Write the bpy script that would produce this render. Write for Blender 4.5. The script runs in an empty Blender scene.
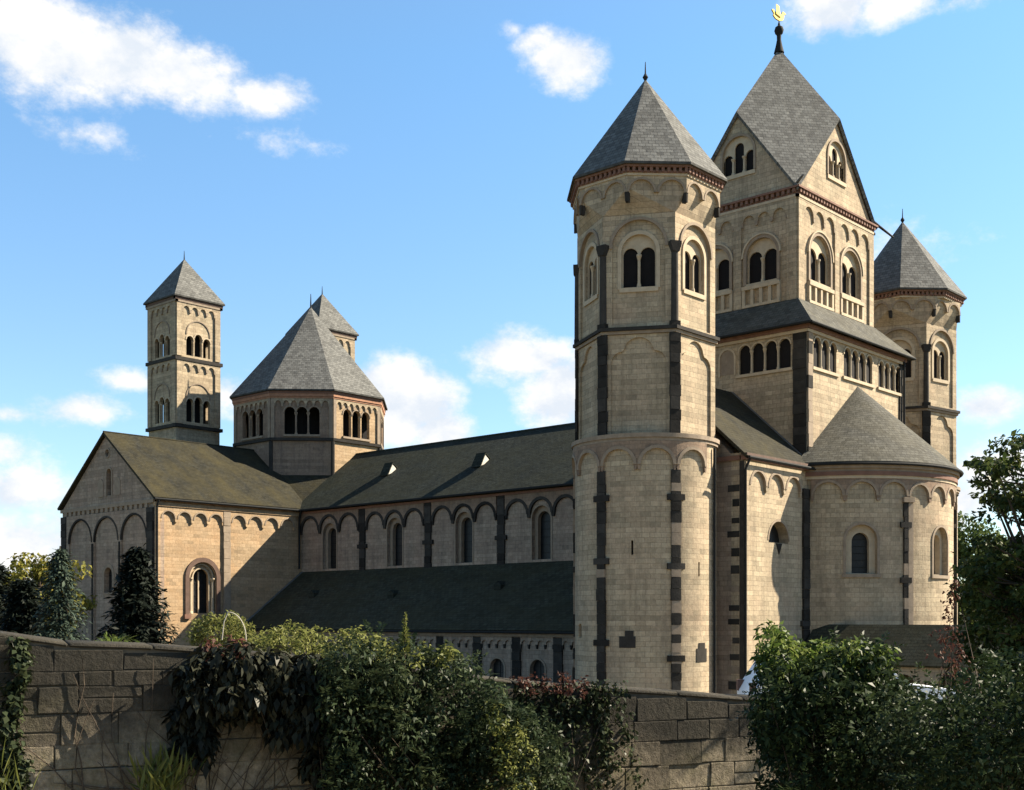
import bpy, bmesh, math, random
import numpy as np
from mathutils import Vector
from mathutils.geometry import tessellate_polygon

PI = math.pi
R = math.radians
rng = np.random.default_rng(7)
random.seed(7)
scene = bpy.context.scene
COL = scene.collection

# ------------------------------------------------------------------ camera
# X runs south, Y runs east, the eye stands at X = Y = 0
EYE = 5.4
FPX = 1217.4
VIEW = 42.39
cam_d = bpy.data.cameras.new('camera')
cam = bpy.data.objects.new('camera', cam_d)
COL.objects.link(cam)
cam.location = (0, 0, EYE)
cam.rotation_euler = (PI / 2, 0, R(VIEW - 90))
cam_d.sensor_width = 36
cam_d.lens = FPX / 1024 * 36
cam_d.shift_y = (620.1 - 395) / 1024
cam_d.clip_start = 0.1
cam_d.clip_end = 6000
scene.camera = cam

# ------------------------------------------------------------------ sun, sky, exposure
SUN_AZ, SUN_EL = 326.2, 37.7
sun_d = bpy.data.lights.new('sun', 'SUN')
sun_d.energy = 5.0
sun_d.angle = R(0.5)
sun_d.color = (1.0, 0.88, 0.70)
sun = bpy.data.objects.new('sun', sun_d)
COL.objects.link(sun)
sun.location = (30, -40, 60)
sun.rotation_euler = (PI / 2 - R(SUN_EL), 0, R(SUN_AZ - 270))

world = bpy.data.worlds.new('World')
scene.world = world
world.use_nodes = True
SKY_STRENGTH = 0.057
scene.view_settings.view_transform = 'Standard'
scene.view_settings.look = 'None'
scene.view_settings.exposure = 2.0
scene.view_settings.gamma = 1.0
scene.view_settings.use_curve_mapping = False


def px_dir(px, py):
    az = VIEW - math.degrees(math.atan((px - 512) / FPX))
    el = math.degrees(math.atan((620.1 - py) / math.hypot(FPX, px - 512)))
    return az, el


def build_world():
    nt = world.node_tree
    nt.nodes.clear()
    N = nt.nodes.new
    L = nt.links.new
    out = N('ShaderNodeOutputWorld')
    sky = N('ShaderNodeTexSky')
    sky.sky_type = 'NISHITA'
    sky.sun_disc = False
    sky.sun_elevation = R(SUN_EL)
    sky.sun_rotation = R(90 - SUN_AZ)
    sky.altitude = 0
    sky.air_density = 1.0
    sky.dust_density = 0.2
    sky.ozone_density = 1.0
    bg = N('ShaderNodeBackground')
    bg.inputs[1].default_value = SKY_STRENGTH
    # tint by height: bluer in view, unseen upper sky kept warmer to fill the shade
    tint = N('ShaderNodeMix')
    tint.data_type = 'RGBA'
    tint.blend_type = 'MULTIPLY'
    tint.inputs[0].default_value = 1.0
    sp = N('ShaderNodeSeparateXYZ')
    tg = N('ShaderNodeTexCoord')
    L(tg.outputs['Generated'], sp.inputs[0])
    cr = N('ShaderNodeValToRGB')
    e = cr.color_ramp.elements
    e.new(.5), e.new(.6)
    for i, (p, c) in enumerate(((0.0, (.35, .395, .435)), (.22, (.37, .445, .490)), (.42, (.375, .505, .55)), (.75, (.53, .535, .52)))):
        e[i].position = p
        e[i].color = (*c, 1)
    L(sp.outputs[2], cr.inputs[0])
    dbl = N('ShaderNodeMix')
    dbl.data_type = 'RGBA'
    dbl.blend_type = 'ADD'
    dbl.inputs[0].default_value = 1.0
    L(cr.outputs[0], dbl.inputs[6])
    L(cr.outputs[0], dbl.inputs[7])
    L(dbl.outputs[2], tint.inputs[7])
    L(sky.outputs[0], tint.inputs[6])
    L(tint.outputs[2], bg.inputs[0])
    tc = N('ShaderNodeTexCoord')

    def math_(op, a, b=None, c=None):
        n = N('ShaderNodeMath')
        n.operation = op
        for i, x in enumerate((a, b, c)):
            if x is None:
                continue
            if isinstance(x, (int, float)):
                n.inputs[i].default_value = x
            else:
                L(x, n.inputs[i])
        return n.outputs[0]
    sep = N('ShaderNodeSeparateXYZ')
    L(tc.outputs['Generated'], sep.inputs[0])
    az = math_('MULTIPLY', math_('ARCTAN2', sep.outputs[1], sep.outputs[0]), 180 / PI)
    el = math_('MULTIPLY', math_('ARCSINE', sep.outputs[2]), 180 / PI)
    # billows: warp and erode
    mp = N('ShaderNodeMapping')
    mp.inputs['Scale'].default_value = (1, 1, 1.5)
    L(tc.outputs['Generated'], mp.inputs[0])
    nz = N('ShaderNodeTexNoise')
    nz.inputs['Scale'].default_value = 16
    nz.inputs['Detail'].default_value = 8
    nz.inputs['Roughness'].default_value = 0.66
    L(mp.outputs[0], nz.inputs['Vector'])
    nz2 = N('ShaderNodeTexNoise')
    nz2.inputs['Scale'].default_value = 5
    nz2.inputs['Detail'].default_value = 5
    L(mp.outputs[0], nz2.inputs['Vector'])
    clouds = [  # px, py, half width px, half height px, density
        (25, 32, 85, 54, 1.3), (105, 62, 76, 38, 1.15), (190, 80, 76, 30, 1.1), (262, 96, 56, 22, 1.1), (60, 15, 60, 26, .9),
        (535, 40, 28, 17, 0.9), (565, 60, 42, 24, 1.05), (515, 30, 20, 12, .7),
        (835, 10, 38, 26, 0.95), (900, 6, 55, 20, 0.85), (960, 0, 40, 14, 0.6),
        (528, 358, 50, 26, 1.25), (556, 392, 42, 36, 1.3), (600, 380, 60, 40, 1.0),
        (402, 405, 50, 42, 1.45), (380, 384, 30, 20, 1.1), (436, 432, 36, 20, 1.2), (360, 425, 40, 30, 1.05),
        (90, 412, 55, 17, 0.85), (135, 383, 34, 14, 0.8), (225, 395, 36, 22, .8), (20, 415, 40, 10, .55),
        (20, 490, 60, 26, 0.8), (30, 545, 70, 38, .9), (0, 450, 40, 20, .55),
        (990, 405, 42, 20, 1.0), (1010, 470, 70, 34, 1.0), (960, 505, 50, 30, .95),
        (75, 135, 60, 12, .42), (280, 140, 60, 14, .40), (950, 250, 80, 40, .3),
        (1100, 120, 60, 40, .9), (-120, 300, 80, 30, .9), (1300, 380, 120, 40, 1.0), (-300, 480, 120, 40, 1.0),
    ]
    best = None
    for (px, py, hw, hh, dn) in clouds:
        a, e = px_dir(px, py)
        k = math.degrees(1 / FPX) * math.cos(math.atan((px - 512) / FPX))
        da = math_('MULTIPLY', math_('SUBTRACT', az, a), 1 / (hw * k * 1.25))
        de = math_('MULTIPLY', math_('SUBTRACT', el, e), 1 / (hh * k * 1.25))
        r2 = math_('ADD', math_('MULTIPLY', da, da), math_('MULTIPLY', de, de))
        v = math_('MULTIPLY', math_('SUBTRACT', 1.0, math_('SQRT', r2)), dn)
        v = math_('MAXIMUM', v, -3.0)
        best = v if best is None else math_('MAXIMUM', best, v)
    nn = math_('ADD', math_('MULTIPLY', math_('SUBTRACT', nz.outputs['Fac'], 0.5), 2.0),
               math_('MULTIPLY', math_('SUBTRACT', nz2.outputs['Fac'], 0.5), 1.0))
    dens = math_('ADD', best, nn)
    mr = N('ShaderNodeMapRange')
    mr.interpolation_type = 'SMOOTHSTEP'
    mr.inputs['From Min'].default_value = 0.0
    mr.inputs['From Max'].default_value = 0.72
    L(dens, mr.inputs['Value'])
    # thin veil everywhere low in the sky
    bgc = N('ShaderNodeBackground')
    # density sampled a little towards the sun: thick parts away from it turn grey-blue
    off = N('ShaderNodeMapping')
    off.inputs['Scale'].default_value = (1, 1, 1.5)
    off.inputs['Location'].default_value = (0.018, -0.012, 0.022)
    L(tc.outputs['Generated'], off.inputs[0])
    nz3 = N('ShaderNodeTexNoise')
    nz3.inputs['Scale'].default_value = 16
    nz3.inputs['Detail'].default_value = 5
    L(off.outputs[0], nz3.inputs['Vector'])
    sh = N('ShaderNodeMapRange')
    sh.inputs['From Min'].default_value = -0.02
    sh.inputs['From Max'].default_value = 0.22
    L(math_('SUBTRACT', nz3.outputs['Fac'], math_('MULTIPLY', nz.outputs['Fac'], 0.88)), sh.inputs['Value'])
    cm = N('ShaderNodeMix')
    cm.data_type = 'RGBA'
    L(sh.outputs[0], cm.inputs[0])
    cm.inputs[6].default_value = (1.0, 0.985, 0.965, 1)
    cm.inputs[7].default_value = (0.74, 0.80, 0.88, 1)
    L(cm.outputs[2], bgc.inputs[0])
    bgc.inputs[1].default_value = 0.275
    mx = N('ShaderNodeMixShader')
    L(mr.outputs[0], mx.inputs[0])
    L(bg.outputs[0], mx.inputs[1])
    L(bgc.outputs[0], mx.inputs[2])
    L(mx.outputs[0], out.inputs[0])


build_world()

# ------------------------------------------------------------------ materials


def new_mat(name):
    m = bpy.data.materials.new(name)
    m.use_nodes = True
    nt = m.node_tree
    nt.nodes.clear()
    out = nt.nodes.new('ShaderNodeOutputMaterial')
    b = nt.nodes.new('ShaderNodeBsdfPrincipled')
    nt.links.new(b.outputs[0], out.inputs[0])
    return m, nt, b


def noise(nt, vec, scale, detail=5, rough=0.6):
    n = nt.nodes.new('ShaderNodeTexNoise')
    n.inputs['Scale'].default_value = scale
    n.inputs['Detail'].default_value = detail
    n.inputs['Roughness'].default_value = rough
    nt.links.new(vec, n.inputs['Vector'])
    return n.outputs['Fac']


def ramp(nt, fac, stops):
    r = nt.nodes.new('ShaderNodeValToRGB')
    e = r.color_ramp.elements
    while len(e) < len(stops):
        e.new(0.5)
    for i, (p, c) in enumerate(stops):
        e[i].position = p
        e[i].color = (*c, 1) if not isinstance(c, (int, float)) else (c, c, c, 1)
    nt.links.new(fac, r.inputs[0])
    return r.outputs[0]


def mixc(nt, fac, a, b, mode='MIX'):
    n = nt.nodes.new('ShaderNodeMix')
    n.data_type = 'RGBA'
    n.blend_type = mode
    n.clamp_factor = True
    for sock, x in ((n.inputs[0], fac), (n.inputs[6], a), (n.inputs[7], b)):
        if isinstance(x, (int, float)):
            sock.default_value = x
        elif isinstance(x, tuple):
            sock.default_value = (*x, 1)
        else:
            nt.links.new(x, sock)
    return n.outputs[2]


def bump(nt, b, h, strength, dist):
    n = nt.nodes.new('ShaderNodeBump')
    n.inputs['Strength'].default_value = strength
    n.inputs['Distance'].default_value = dist
    nt.links.new(h, n.inputs['Height'])
    nt.links.new(n.outputs[0], b.inputs['Normal'])


def brick(nt, uv, c1, c2, mortar, w, h, ms, bias=0.0, offset=0.5):
    n = nt.nodes.new('ShaderNodeTexBrick')
    n.offset = offset
    n.inputs['Color1'].default_value = (*c1, 1)
    n.inputs['Color2'].default_value = (*c2, 1)
    n.inputs['Mortar'].default_value = (*mortar, 1)
    n.inputs['Scale'].default_value = 1
    n.inputs['Mortar Size'].default_value = ms
    n.inputs['Mortar Smooth'].default_value = 0.3
    n.inputs['Bias'].default_value = bias
    n.inputs['Brick Width'].default_value = w
    n.inputs['Row Height'].default_value = h
    nt.links.new(uv, n.inputs['Vector'])
    return n


def stone_mat(name, c1, c2, mortar, stain, bw=0.54, rh=0.27, stain_amt=0.7, warm=(0.36, 0.25, 0.17)):
    m, nt, b = new_mat(name)
    uvn = nt.nodes.new('ShaderNodeUVMap')
    tc = nt.nodes.new('ShaderNodeTexCoord')
    # irregular courses: nudge the uv
    wob = nt.nodes.new('ShaderNodeTexNoise')
    wob.inputs['Scale'].default_value = 0.8
    nt.links.new(uvn.outputs[0], wob.inputs['Vector'])
    vm = nt.nodes.new('ShaderNodeVectorMath')
    vm.operation = 'MULTIPLY_ADD'
    nt.links.new(wob.outputs['Color'], vm.inputs[0])
    vm.inputs[1].default_value = (0.25, 0.06, 0)
    nt.links.new(uvn.outputs[0], vm.inputs[2])
    br = brick(nt, vm.outputs[0], c1, c2, mortar, bw, rh, 0.012)
    rare = brick(nt, vm.outputs[0], (0, 0, 0), (1, 1, 1), (0, 0, 0), bw, rh, 0.012, bias=-0.74)
    obj = tc.outputs['Object']
    big = noise(nt, obj, 0.35, 6, 0.65)
    fine = noise(nt, obj, 6, 4, 0.7)
    med = noise(nt, obj, 1.6, 5, 0.7)
    col = mixc(nt, ramp(nt, big, [(0.38, 0.0), (0.72, 1.0)]), br.outputs['Color'], warm)
    col = mixc(nt, 0.55, br.outputs['Color'], col)
    rr = nt.nodes.new('ShaderNodeMath')
    rr.operation = 'MULTIPLY'
    rr.use_clamp = True
    nt.links.new(rare.outputs['Color'], rr.inputs[0])
    rr.inputs[1].default_value = 2.6
    col = mixc(nt, rr.outputs[0], col, tuple(x * .55 for x in c1))
    mp = nt.nodes.new('ShaderNodeMapping')
    mp.inputs['Scale'].default_value = (1.4, 1.4, 0.22)
    nt.links.new(obj, mp.inputs[0])
    streak = noise(nt, mp.outputs[0], 1.0, 6, 0.7)
    st = ramp(nt, streak, [(0.45, 0.0), (0.74, stain_amt)])
    col = mixc(nt, st, col, stain)
    col = mixc(nt, ramp(nt, med, [(0.3, 0.0), (0.8, 0.35)]), col, tuple(x * 1.18 for x in c1))
    col = mixc(nt, 0.6, col, ramp(nt, fine, [(0.25, 0.45), (0.72, 1.05)]), 'MULTIPLY')
    # whole courses differ a little in tone
    sepv = nt.nodes.new('ShaderNodeSeparateXYZ')
    nt.links.new(vm.outputs[0], sepv.inputs[0])
    fl = nt.nodes.new('ShaderNodeMath')
    fl.operation = 'DIVIDE'
    nt.links.new(sepv.outputs[1], fl.inputs[0])
    fl.inputs[1].default_value = rh
    fo = nt.nodes.new('ShaderNodeMath')
    fo.operation = 'FLOOR'
    nt.links.new(fl.outputs[0], fo.inputs[0])
    wn = nt.nodes.new('ShaderNodeTexWhiteNoise')
    wn.noise_dimensions = '1D'
    nt.links.new(fo.outputs[0], wn.inputs['W'])
    col = mixc(nt, 1.0, col, ramp(nt, wn.outputs['Value'], [(0.0, 0.80), (0.6, 1.0), (1.0, 1.0)]), 'MULTIPLY')
    mp3 = nt.nodes.new('ShaderNodeMapping')
    mp3.inputs['Scale'].default_value = (3.5, 3.5, 0.10)
    nt.links.new(obj, mp3.inputs[0])
    col = mixc(nt, ramp(nt, noise(nt, mp3.outputs[0], 1.0, 5, .6), [(.55, 0.0), (.75, .5 * stain_amt)]), col, tuple(x * .7 for x in stain))
    nt.links.new(col, b.inputs['Base Color'])
    b.inputs['Roughness'].default_value = 0.92
    b.inputs['Specular IOR Level'].default_value = 0.15
    hm = nt.nodes.new('ShaderNodeMath')
    hm.operation = 'MULTIPLY_ADD'
    nt.links.new(br.outputs['Fac'], hm.inputs[0])
    hm.inputs[1].default_value = -0.7
    nt.links.new(fine, hm.inputs[2])
    bump(nt, b, hm.outputs[0], 0.45, 0.03)
    return m


def slate_mat(name, c1, c2, moss=None, moss_amt=0.0, w=0.36, h=0.25):
    m, nt, b = new_mat(name)
    uvn = nt.nodes.new('ShaderNodeUVMap')
    tc = nt.nodes.new('ShaderNodeTexCoord')
    br = brick(nt, uvn.outputs[0], tuple(x * .8 for x in c1), tuple(x * 1.25 for x in c2), tuple(x * 0.3 for x in c1), w, h, 0.02)
    big = noise(nt, tc.outputs['Object'], 0.5, 6, 0.7)
    med = noise(nt, tc.outputs['Object'], 2.2, 6, 0.7)
    col = mixc(nt, ramp(nt, med, [(0.3, 0.0), (0.75, 0.6)]), br.outputs['Color'], tuple(x * 1.35 for x in c2))
    if moss:
        mp = nt.nodes.new('ShaderNodeMapping')
        mp.inputs['Scale'].default_value = (0.9, 0.35, 0.6)
        nt.links.new(tc.outputs['Object'], mp.inputs[0])
        mo = noise(nt, mp.outputs[0], 0.75, 7, 0.7)
        col = mixc(nt, ramp(nt, mo, [(0.36, 0.0), (0.66, moss_amt)]), col, moss)
    col = mixc(nt, ramp(nt, big, [(0.42, 0.0), (0.8, 0.45)]), col, tuple(x * 0.55 for x in c1))
    nt.links.new(col, b.inputs['Base Color'])
    b.inputs['Roughness'].default_value = 0.85
    b.inputs['Specular IOR Level'].default_value = 0.06
    # every course tilts a little: saw-tooth along v
    sep = nt.nodes.new('ShaderNodeSeparateXYZ')
    nt.links.new(uvn.outputs[0], sep.inputs[0])
    mo2 = nt.nodes.new('ShaderNodeMath')
    mo2.operation = 'MODULO'
    nt.links.new(sep.outputs[1], mo2.inputs[0])
    mo2.inputs[1].default_value = h
    hs = nt.nodes.new('ShaderNodeMath')
    hs.operation = 'MULTIPLY_ADD'
    nt.links.new(mo2.outputs[0], hs.inputs[0])
    hs.inputs[1].default_value = -3.0
    nt.links.new(med, hs.inputs[2])
    bump(nt, b, hs.outputs[0], 0.9, 0.04)
    return m


def plain_mat(name, c, rough=0.8, var=0.25, scale=3, metallic=0.0, spec=0.2, bmp=0.2):
    m, nt, b = new_mat(name)
    tc = nt.nodes.new('ShaderNodeTexCoord')
    f = noise(nt, tc.outputs['Object'], scale, 6, 0.65)
    col = ramp(nt, f, [(0.25, tuple(x * (1 - var) for x in c)), (0.75, tuple(min(1, x * (1 + var)) for x in c))])
    nt.links.new(col, b.inputs['Base Color'])
    b.inputs['Roughness'].default_value = rough
    b.inputs['Metallic'].default_value = metallic
    b.inputs['Specular IOR Level'].default_value = spec
    if bmp:
        bump(nt, b, noise(nt, tc.outputs['Object'], scale * 5, 4), bmp, 0.02)
    return m


def leaf_mat(name, dark, mid, light, trans=0.25, gloss=0.45):
    m, nt, b = new_mat(name)
    g = nt.nodes.new('ShaderNodeNewGeometry')
    tc = nt.nodes.new('ShaderNodeTexCoord')
    big = noise(nt, tc.outputs['Object'], 1.1, 3)
    mx = nt.nodes.new('ShaderNodeMath')
    mx.operation = 'MULTIPLY_ADD'
    nt.links.new(big, mx.inputs[0])
    mx.inputs[1].default_value = 0.9
    ad = nt.nodes.new('ShaderNodeMath')
    ad.operation = 'MULTIPLY_ADD'
    nt.links.new(g.outputs['Random Per Island'], ad.inputs[0])
    ad.inputs[1].default_value = 0.6
    ad.inputs[2].default_value = -0.25
    nt.links.new(ad.outputs[0], mx.inputs[2])
    col = ramp(nt, mx.outputs[0], [(0.1, dark), (0.5, mid), (0.9, light)])
    nt.links.new(col, b.inputs['Base Color'])
    b.inputs['Roughness'].default_value = gloss
    b.inputs['Specular IOR Level'].default_value = 0.06
    out = [n for n in nt.nodes if n.type == 'OUTPUT_MATERIAL'][0]
    tr = nt.nodes.new('ShaderNodeBsdfTranslucent')
    nt.links.new(col, tr.inputs[0])
    ms = nt.nodes.new('ShaderNodeMixShader')
    ms.inputs[0].default_value = trans
    nt.links.new(b.outputs[0], ms.inputs[1])
    nt.links.new(tr.outputs[0], ms.inputs[2])
    nt.links.new(ms.outputs[0], out.inputs[0])
    return m


M = {}
M['tuff'] = stone_mat('tuff_ashlar', (0.315, 0.256, 0.172), (0.445, 0.372, 0.257), (0.17, 0.138, 0.095), (0.13, 0.105, 0.075))
M['tuff_old'] = stone_mat('weathered_ashlar', (0.25, 0.20, 0.15), (0.36, 0.29, 0.22), (0.13, 0.102, 0.08), (0.085, 0.07, 0.06), warm=(0.27, 0.17, 0.125))
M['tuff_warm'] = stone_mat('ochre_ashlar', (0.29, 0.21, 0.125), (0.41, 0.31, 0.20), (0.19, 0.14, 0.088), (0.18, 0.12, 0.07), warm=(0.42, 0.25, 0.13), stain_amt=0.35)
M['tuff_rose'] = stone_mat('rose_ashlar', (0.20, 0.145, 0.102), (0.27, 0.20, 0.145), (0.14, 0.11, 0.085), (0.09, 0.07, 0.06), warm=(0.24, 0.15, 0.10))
M['sand'] = plain_mat('pale_sandstone', (0.33, 0.27, 0.19), 0.9, 0.2, 2.5)
M['sand_old'] = plain_mat('grey_sandstone', (0.19, 0.15, 0.11), 0.9, 0.25, 2.5)
M['basalt'] = plain_mat('basalt', (0.038, 0.035, 0.031), 0.9, 0.35, 2.0, 0, .08, .5)


def per_block(m, lo, hi):
    nt = m.node_tree
    b = [n for n in nt.nodes if n.type == 'BSDF_PRINCIPLED'][0]
    g = nt.nodes.new('ShaderNodeNewGeometry')
    old = b.inputs['Base Color'].links[0].from_socket
    c = mixc(nt, 1.0, old, ramp(nt, g.outputs['Random Per Island'], [(0, lo), (1, hi)]), 'MULTIPLY')
    nt.links.new(c, b.inputs['Base Color'])


per_block(M['basalt'], 0.45, 1.0)
per_block_later = per_block
M['terracotta'] = plain_mat('terracotta_band', (0.25, 0.13, 0.08), 0.9, 0.3, 2.5)
M['render'] = plain_mat('limewash', (0.42, 0.40, 0.36), 0.9, 0.2, 3)
M['trim'] = plain_mat('brown_stone_trim', (0.085, 0.055, 0.042), 0.9, 0.3, 2.5)
M['red'] = plain_mat('red_sandstone', (0.135, 0.075, 0.055), 0.9, 0.3, 2.5)
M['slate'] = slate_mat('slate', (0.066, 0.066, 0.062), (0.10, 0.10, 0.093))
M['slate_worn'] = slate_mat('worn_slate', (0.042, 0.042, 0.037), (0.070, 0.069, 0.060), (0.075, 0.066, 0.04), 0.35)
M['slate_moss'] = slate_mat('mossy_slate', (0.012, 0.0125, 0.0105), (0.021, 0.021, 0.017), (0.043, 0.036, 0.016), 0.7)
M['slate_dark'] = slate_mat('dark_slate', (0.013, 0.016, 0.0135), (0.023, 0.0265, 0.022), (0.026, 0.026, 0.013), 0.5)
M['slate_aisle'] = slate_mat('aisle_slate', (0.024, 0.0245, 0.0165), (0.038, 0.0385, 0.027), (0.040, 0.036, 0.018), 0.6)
M['lead'] = plain_mat('lead', (0.085, 0.085, 0.082), 0.7, 0.2, 3, 0.0, 0.2)
M['pipe'] = plain_mat('dark_pipe', (0.016, 0.017, 0.017), 0.8, 0.2, 3, 0.0, 0.08)
M['glass'] = plain_mat('leaded_glass', (0.008, 0.009, 0.010), 0.4, 0.5, 4, 0.0, 0.25, 0.6)
M['void'] = plain_mat('interior_shade', (0.007, 0.006, 0.006), 0.9, 0.3, 2)  # near-black stand-in for the shade inside openings
M['gold'] = plain_mat('gilded_copper', (0.45, 0.30, 0.06), 0.5, 0.15, 6, 0.6, 0.5, 0)
M['cane'] = plain_mat('pale_cane', (0.36, 0.33, 0.26), 0.6, 0.1, 4, 0, .2, 0)
M['white'] = plain_mat('white_paint', (0.78, 0.79, 0.80), 0.3, 0.04, 2, 0.0, 0.5, 0)
M['bark'] = plain_mat('bark', (0.055, 0.042, 0.03), 0.95, 0.4, 6)
M['rubber'] = plain_mat('rubber', (0.02, 0.02, 0.02), 0.8, 0.2, 6)

# ------------------------------------------------------------------ geometry helpers


class Flat:
    """u runs to the right when one looks at the wall, w stands out of it, v is up"""
    cyl = False

    def __init__(s, x, y, az, z=0.0):
        s.o = np.array((x, y, z), float)
        s.n = np.array((math.cos(R(az)), math.sin(R(az)), 0))
        s.U = np.array((-s.n[1], s.n[0], 0))

    def __call__(s, p):
        p = np.asarray(p, float)
        return s.o + p[:, :1] * s.U + p[:, 2:3] * s.n + p[:, 1:2] * np.array((0, 0, 1.0))


class Cyl:
    cyl = True

    def __init__(s, x, y, rad, az0=0.0, step=6.0):
        s.c = (x, y)
        s.R = rad
        s.a0 = R(az0)
        s.step = R(step) * rad

    def u(s, az):
        return (R(az) - s.a0) * s.R

    def __call__(s, p):
        p = np.asarray(p, float)
        a = s.a0 + p[:, 0] / s.R
        r = s.R + p[:, 2]
        return np.stack((s.c[0] + r * np.cos(a), s.c[1] + r * np.sin(a), p[:, 1]), 1)


WORG = {}


class Part:
    def __init__(s):
        s.v = []
        s.f = []
        s.uv = []
        s.mi = []
        s.mats = []

    def mid(s, mat):
        if mat not in s.mats:
            s.mats.append(mat)
        return s.mats.index(mat)

    def add(s, verts, faces, uvs, mat):
        o = len(s.v)
        s.v.extend(map(tuple, verts))
        k = s.mid(mat)
        for f, u in zip(faces, uvs):
            s.f.append(tuple(i + o for i in f))
            s.uv.append(u)
            s.mi.append(k)

    # a polygon in (u, v) pushed from w0 to w1, holes left open
    def prism(s, poly, w0, w1, mp, mat, holes=()):
        loops = [list(poly)] + [list(h) for h in holes]
        flat = [p for l in loops for p in l]
        tris = tessellate_polygon([[Vector((p[0], p[1], 0)) for p in l] for l in loops])
        bm = bmesh.new()
        A = [bm.verts.new((p[0], p[1], w1)) for p in flat]
        B = [bm.verts.new((p[0], p[1], w0)) for p in flat]
        for t in tris:
            if len(set(t)) < 3:
                continue
            for vs in ([A[i] for i in t], [B[i] for i in reversed(t)]):
                try:
                    bm.faces.new(vs)
                except ValueError:
                    pass
        o = 0
        for l in loops:
            n = len(l)
            for i in range(n):
                j = (i + 1) % n
                try:
                    bm.faces.new((A[o + i], A[o + j], B[o + j], B[o + i]))
                except ValueError:
                    pass
            o += n
        bmesh.ops.recalc_face_normals(bm, faces=bm.faces[:])
        if mp.cyl:
            us = [p[0] for p in flat]
            k0 = math.floor(min(us) / mp.step) + 1
            k1 = math.ceil(max(us) / mp.step)
            for k in range(k0, k1):
                bmesh.ops.bisect_plane(bm, geom=bm.verts[:] + bm.edges[:] + bm.faces[:], dist=1e-5,
                                       plane_co=(k * mp.step, 0, 0), plane_no=(1, 0, 0))
        s.take(bm, mp, mat)

    def take(s, bm, mp, mat):
        bm.normal_update()
        bm.verts.index_update()
        co = np.array([v.co[:] for v in bm.verts])
        faces, uvs = [], []
        for f in bm.faces:
            nx, ny, nz = (abs(c) for c in f.normal)
            idx = [v.index for v in f.verts]
            faces.append(idx)
            if nz >= nx and nz >= ny:
                uvs.append([(co[i][0], co[i][1]) for i in idx])
            elif nx > ny:
                uvs.append([(co[i][0] + co[i][2], co[i][1]) for i in idx])
            else:
                uvs.append([(co[i][0], co[i][1] + co[i][2]) for i in idx])
        s.add(mp(co), faces, uvs, mat)
        bm.free()

    def box(s, u0, u1, v0, v1, w0, w1, mp, mat):
        s.prism([(u0, v0), (u1, v0), (u1, v1), (u0, v1)], w0, w1, mp, mat)

    # turned post: profile of (radius, v)
    def lathe(s, u, w, prof, mp, mat, n=10):
        vs, fs, uv = [], [], []
        for (r, v) in prof:
            for k in range(n):
                a = 2 * PI * k / n
                vs.append((u + r * math.cos(a), v, w + r * math.sin(a)))
        for i in range(len(prof) - 1):
            for k in range(n):
                q = (i * n + k, i * n + (k + 1) % n, (i + 1) * n + (k + 1) % n, (i + 1) * n + k)
                fs.append(q[::-1])
        fs.append(tuple(range(n)))
        fs.append(tuple(range((len(prof) - 1) * n, len(prof) * n))[::-1])
        uv = [[(vs[i][0], vs[i][1]) for i in f] for f in fs]
        s.add(mp(np.array(vs)), fs, uv, mat)

    def column(s, u, w, v0, v1, r, mp, mat, cap=None):
        cap = cap or mat
        h = v1 - v0
        c = min(0.32, h * 0.2)
        b = min(0.2, h * 0.12)
        s.lathe(u, w, [(r * 1.6, v0), (r * 1.6, v0 + b * .4), (r * 1.25, v0 + b), (r, v0 + b), (r * .95, v1 - c)], mp, mat)
        s.lathe(u, w, [(r, v1 - c), (r * 1.7, v1 - c * .35), (r * 1.9, v1 - c * .3), (r * 1.9, v1)], mp, cap)

    # sloping slab from 3D points (top face, counter-clockwise from above), thickness down its normal
    def slab(s, pts, t, mat):
        P = [Vector(p) for p in pts]
        n = Vector((0, 0, 0))
        for i in range(len(P)):
            a, b = P[i], P[(i + 1) % len(P)]
            n += Vector(((a.y - b.y) * (a.z + b.z), (a.z - b.z) * (a.x + b.x), (a.x - b.x) * (a.y + b.y)))
        n.normalize()
        if n.z < 0:
            P.reverse()
            n = -n
        h = Vector((-n.y, n.x, 0))
        h = h.normalized() if h.length > 1e-4 else Vector((1, 0, 0))
        up = n.cross(h)
        Q = [p - n * t for p in P]
        k = len(P)
        vs = P + Q
        fs = [tuple(range(k)), tuple(range(2 * k - 1, k - 1, -1))]
        for i in range(k):
            j = (i + 1) % k
            fs.append((j, i, i + k, j + k))
        uv = [[(vs[i].dot(h), vs[i].dot(up)) for i in f] for f in fs]
        s.add([v[:] for v in vs], fs, uv, mat)

    # pyramid on a ring of eave points, with an eave board
    def pyramid(s, ring, apex, t, mat, under=None):
        k = len(ring)
        vs, fs, uv = [], [], []
        A = Vector(apex)
        for i in range(k):
            p, q = Vector(ring[i]), Vector(ring[(i + 1) % k])
            h = (q - p).normalized()
            up = (A - p) - h * (A - p).dot(h)
            up.normalize()
            o = len(vs)
            vs += [p[:], q[:], A[:]]
            fs.append((o, o + 1, o + 2))
            uv.append([((x - p).dot(h) + i * 3.3, (x - p).dot(up)) for x in (p, q, A)])
            o = len(vs)
            pl, ql = p - Vector((0, 0, t)), q - Vector((0, 0, t))
            vs += [p[:], pl[:], ql[:], q[:]]
            fs.append((o, o + 1, o + 2, o + 3))
            uv.append([(0, 0)] * 4)
        o = len(vs)
        vs += [(p[0], p[1], p[2] - t) for p in ring]
        fs.append(tuple(range(o + k - 1, o - 1, -1)))
        uv.append([(0, 0)] * k)
        s.add(vs, fs, uv, mat)

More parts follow.
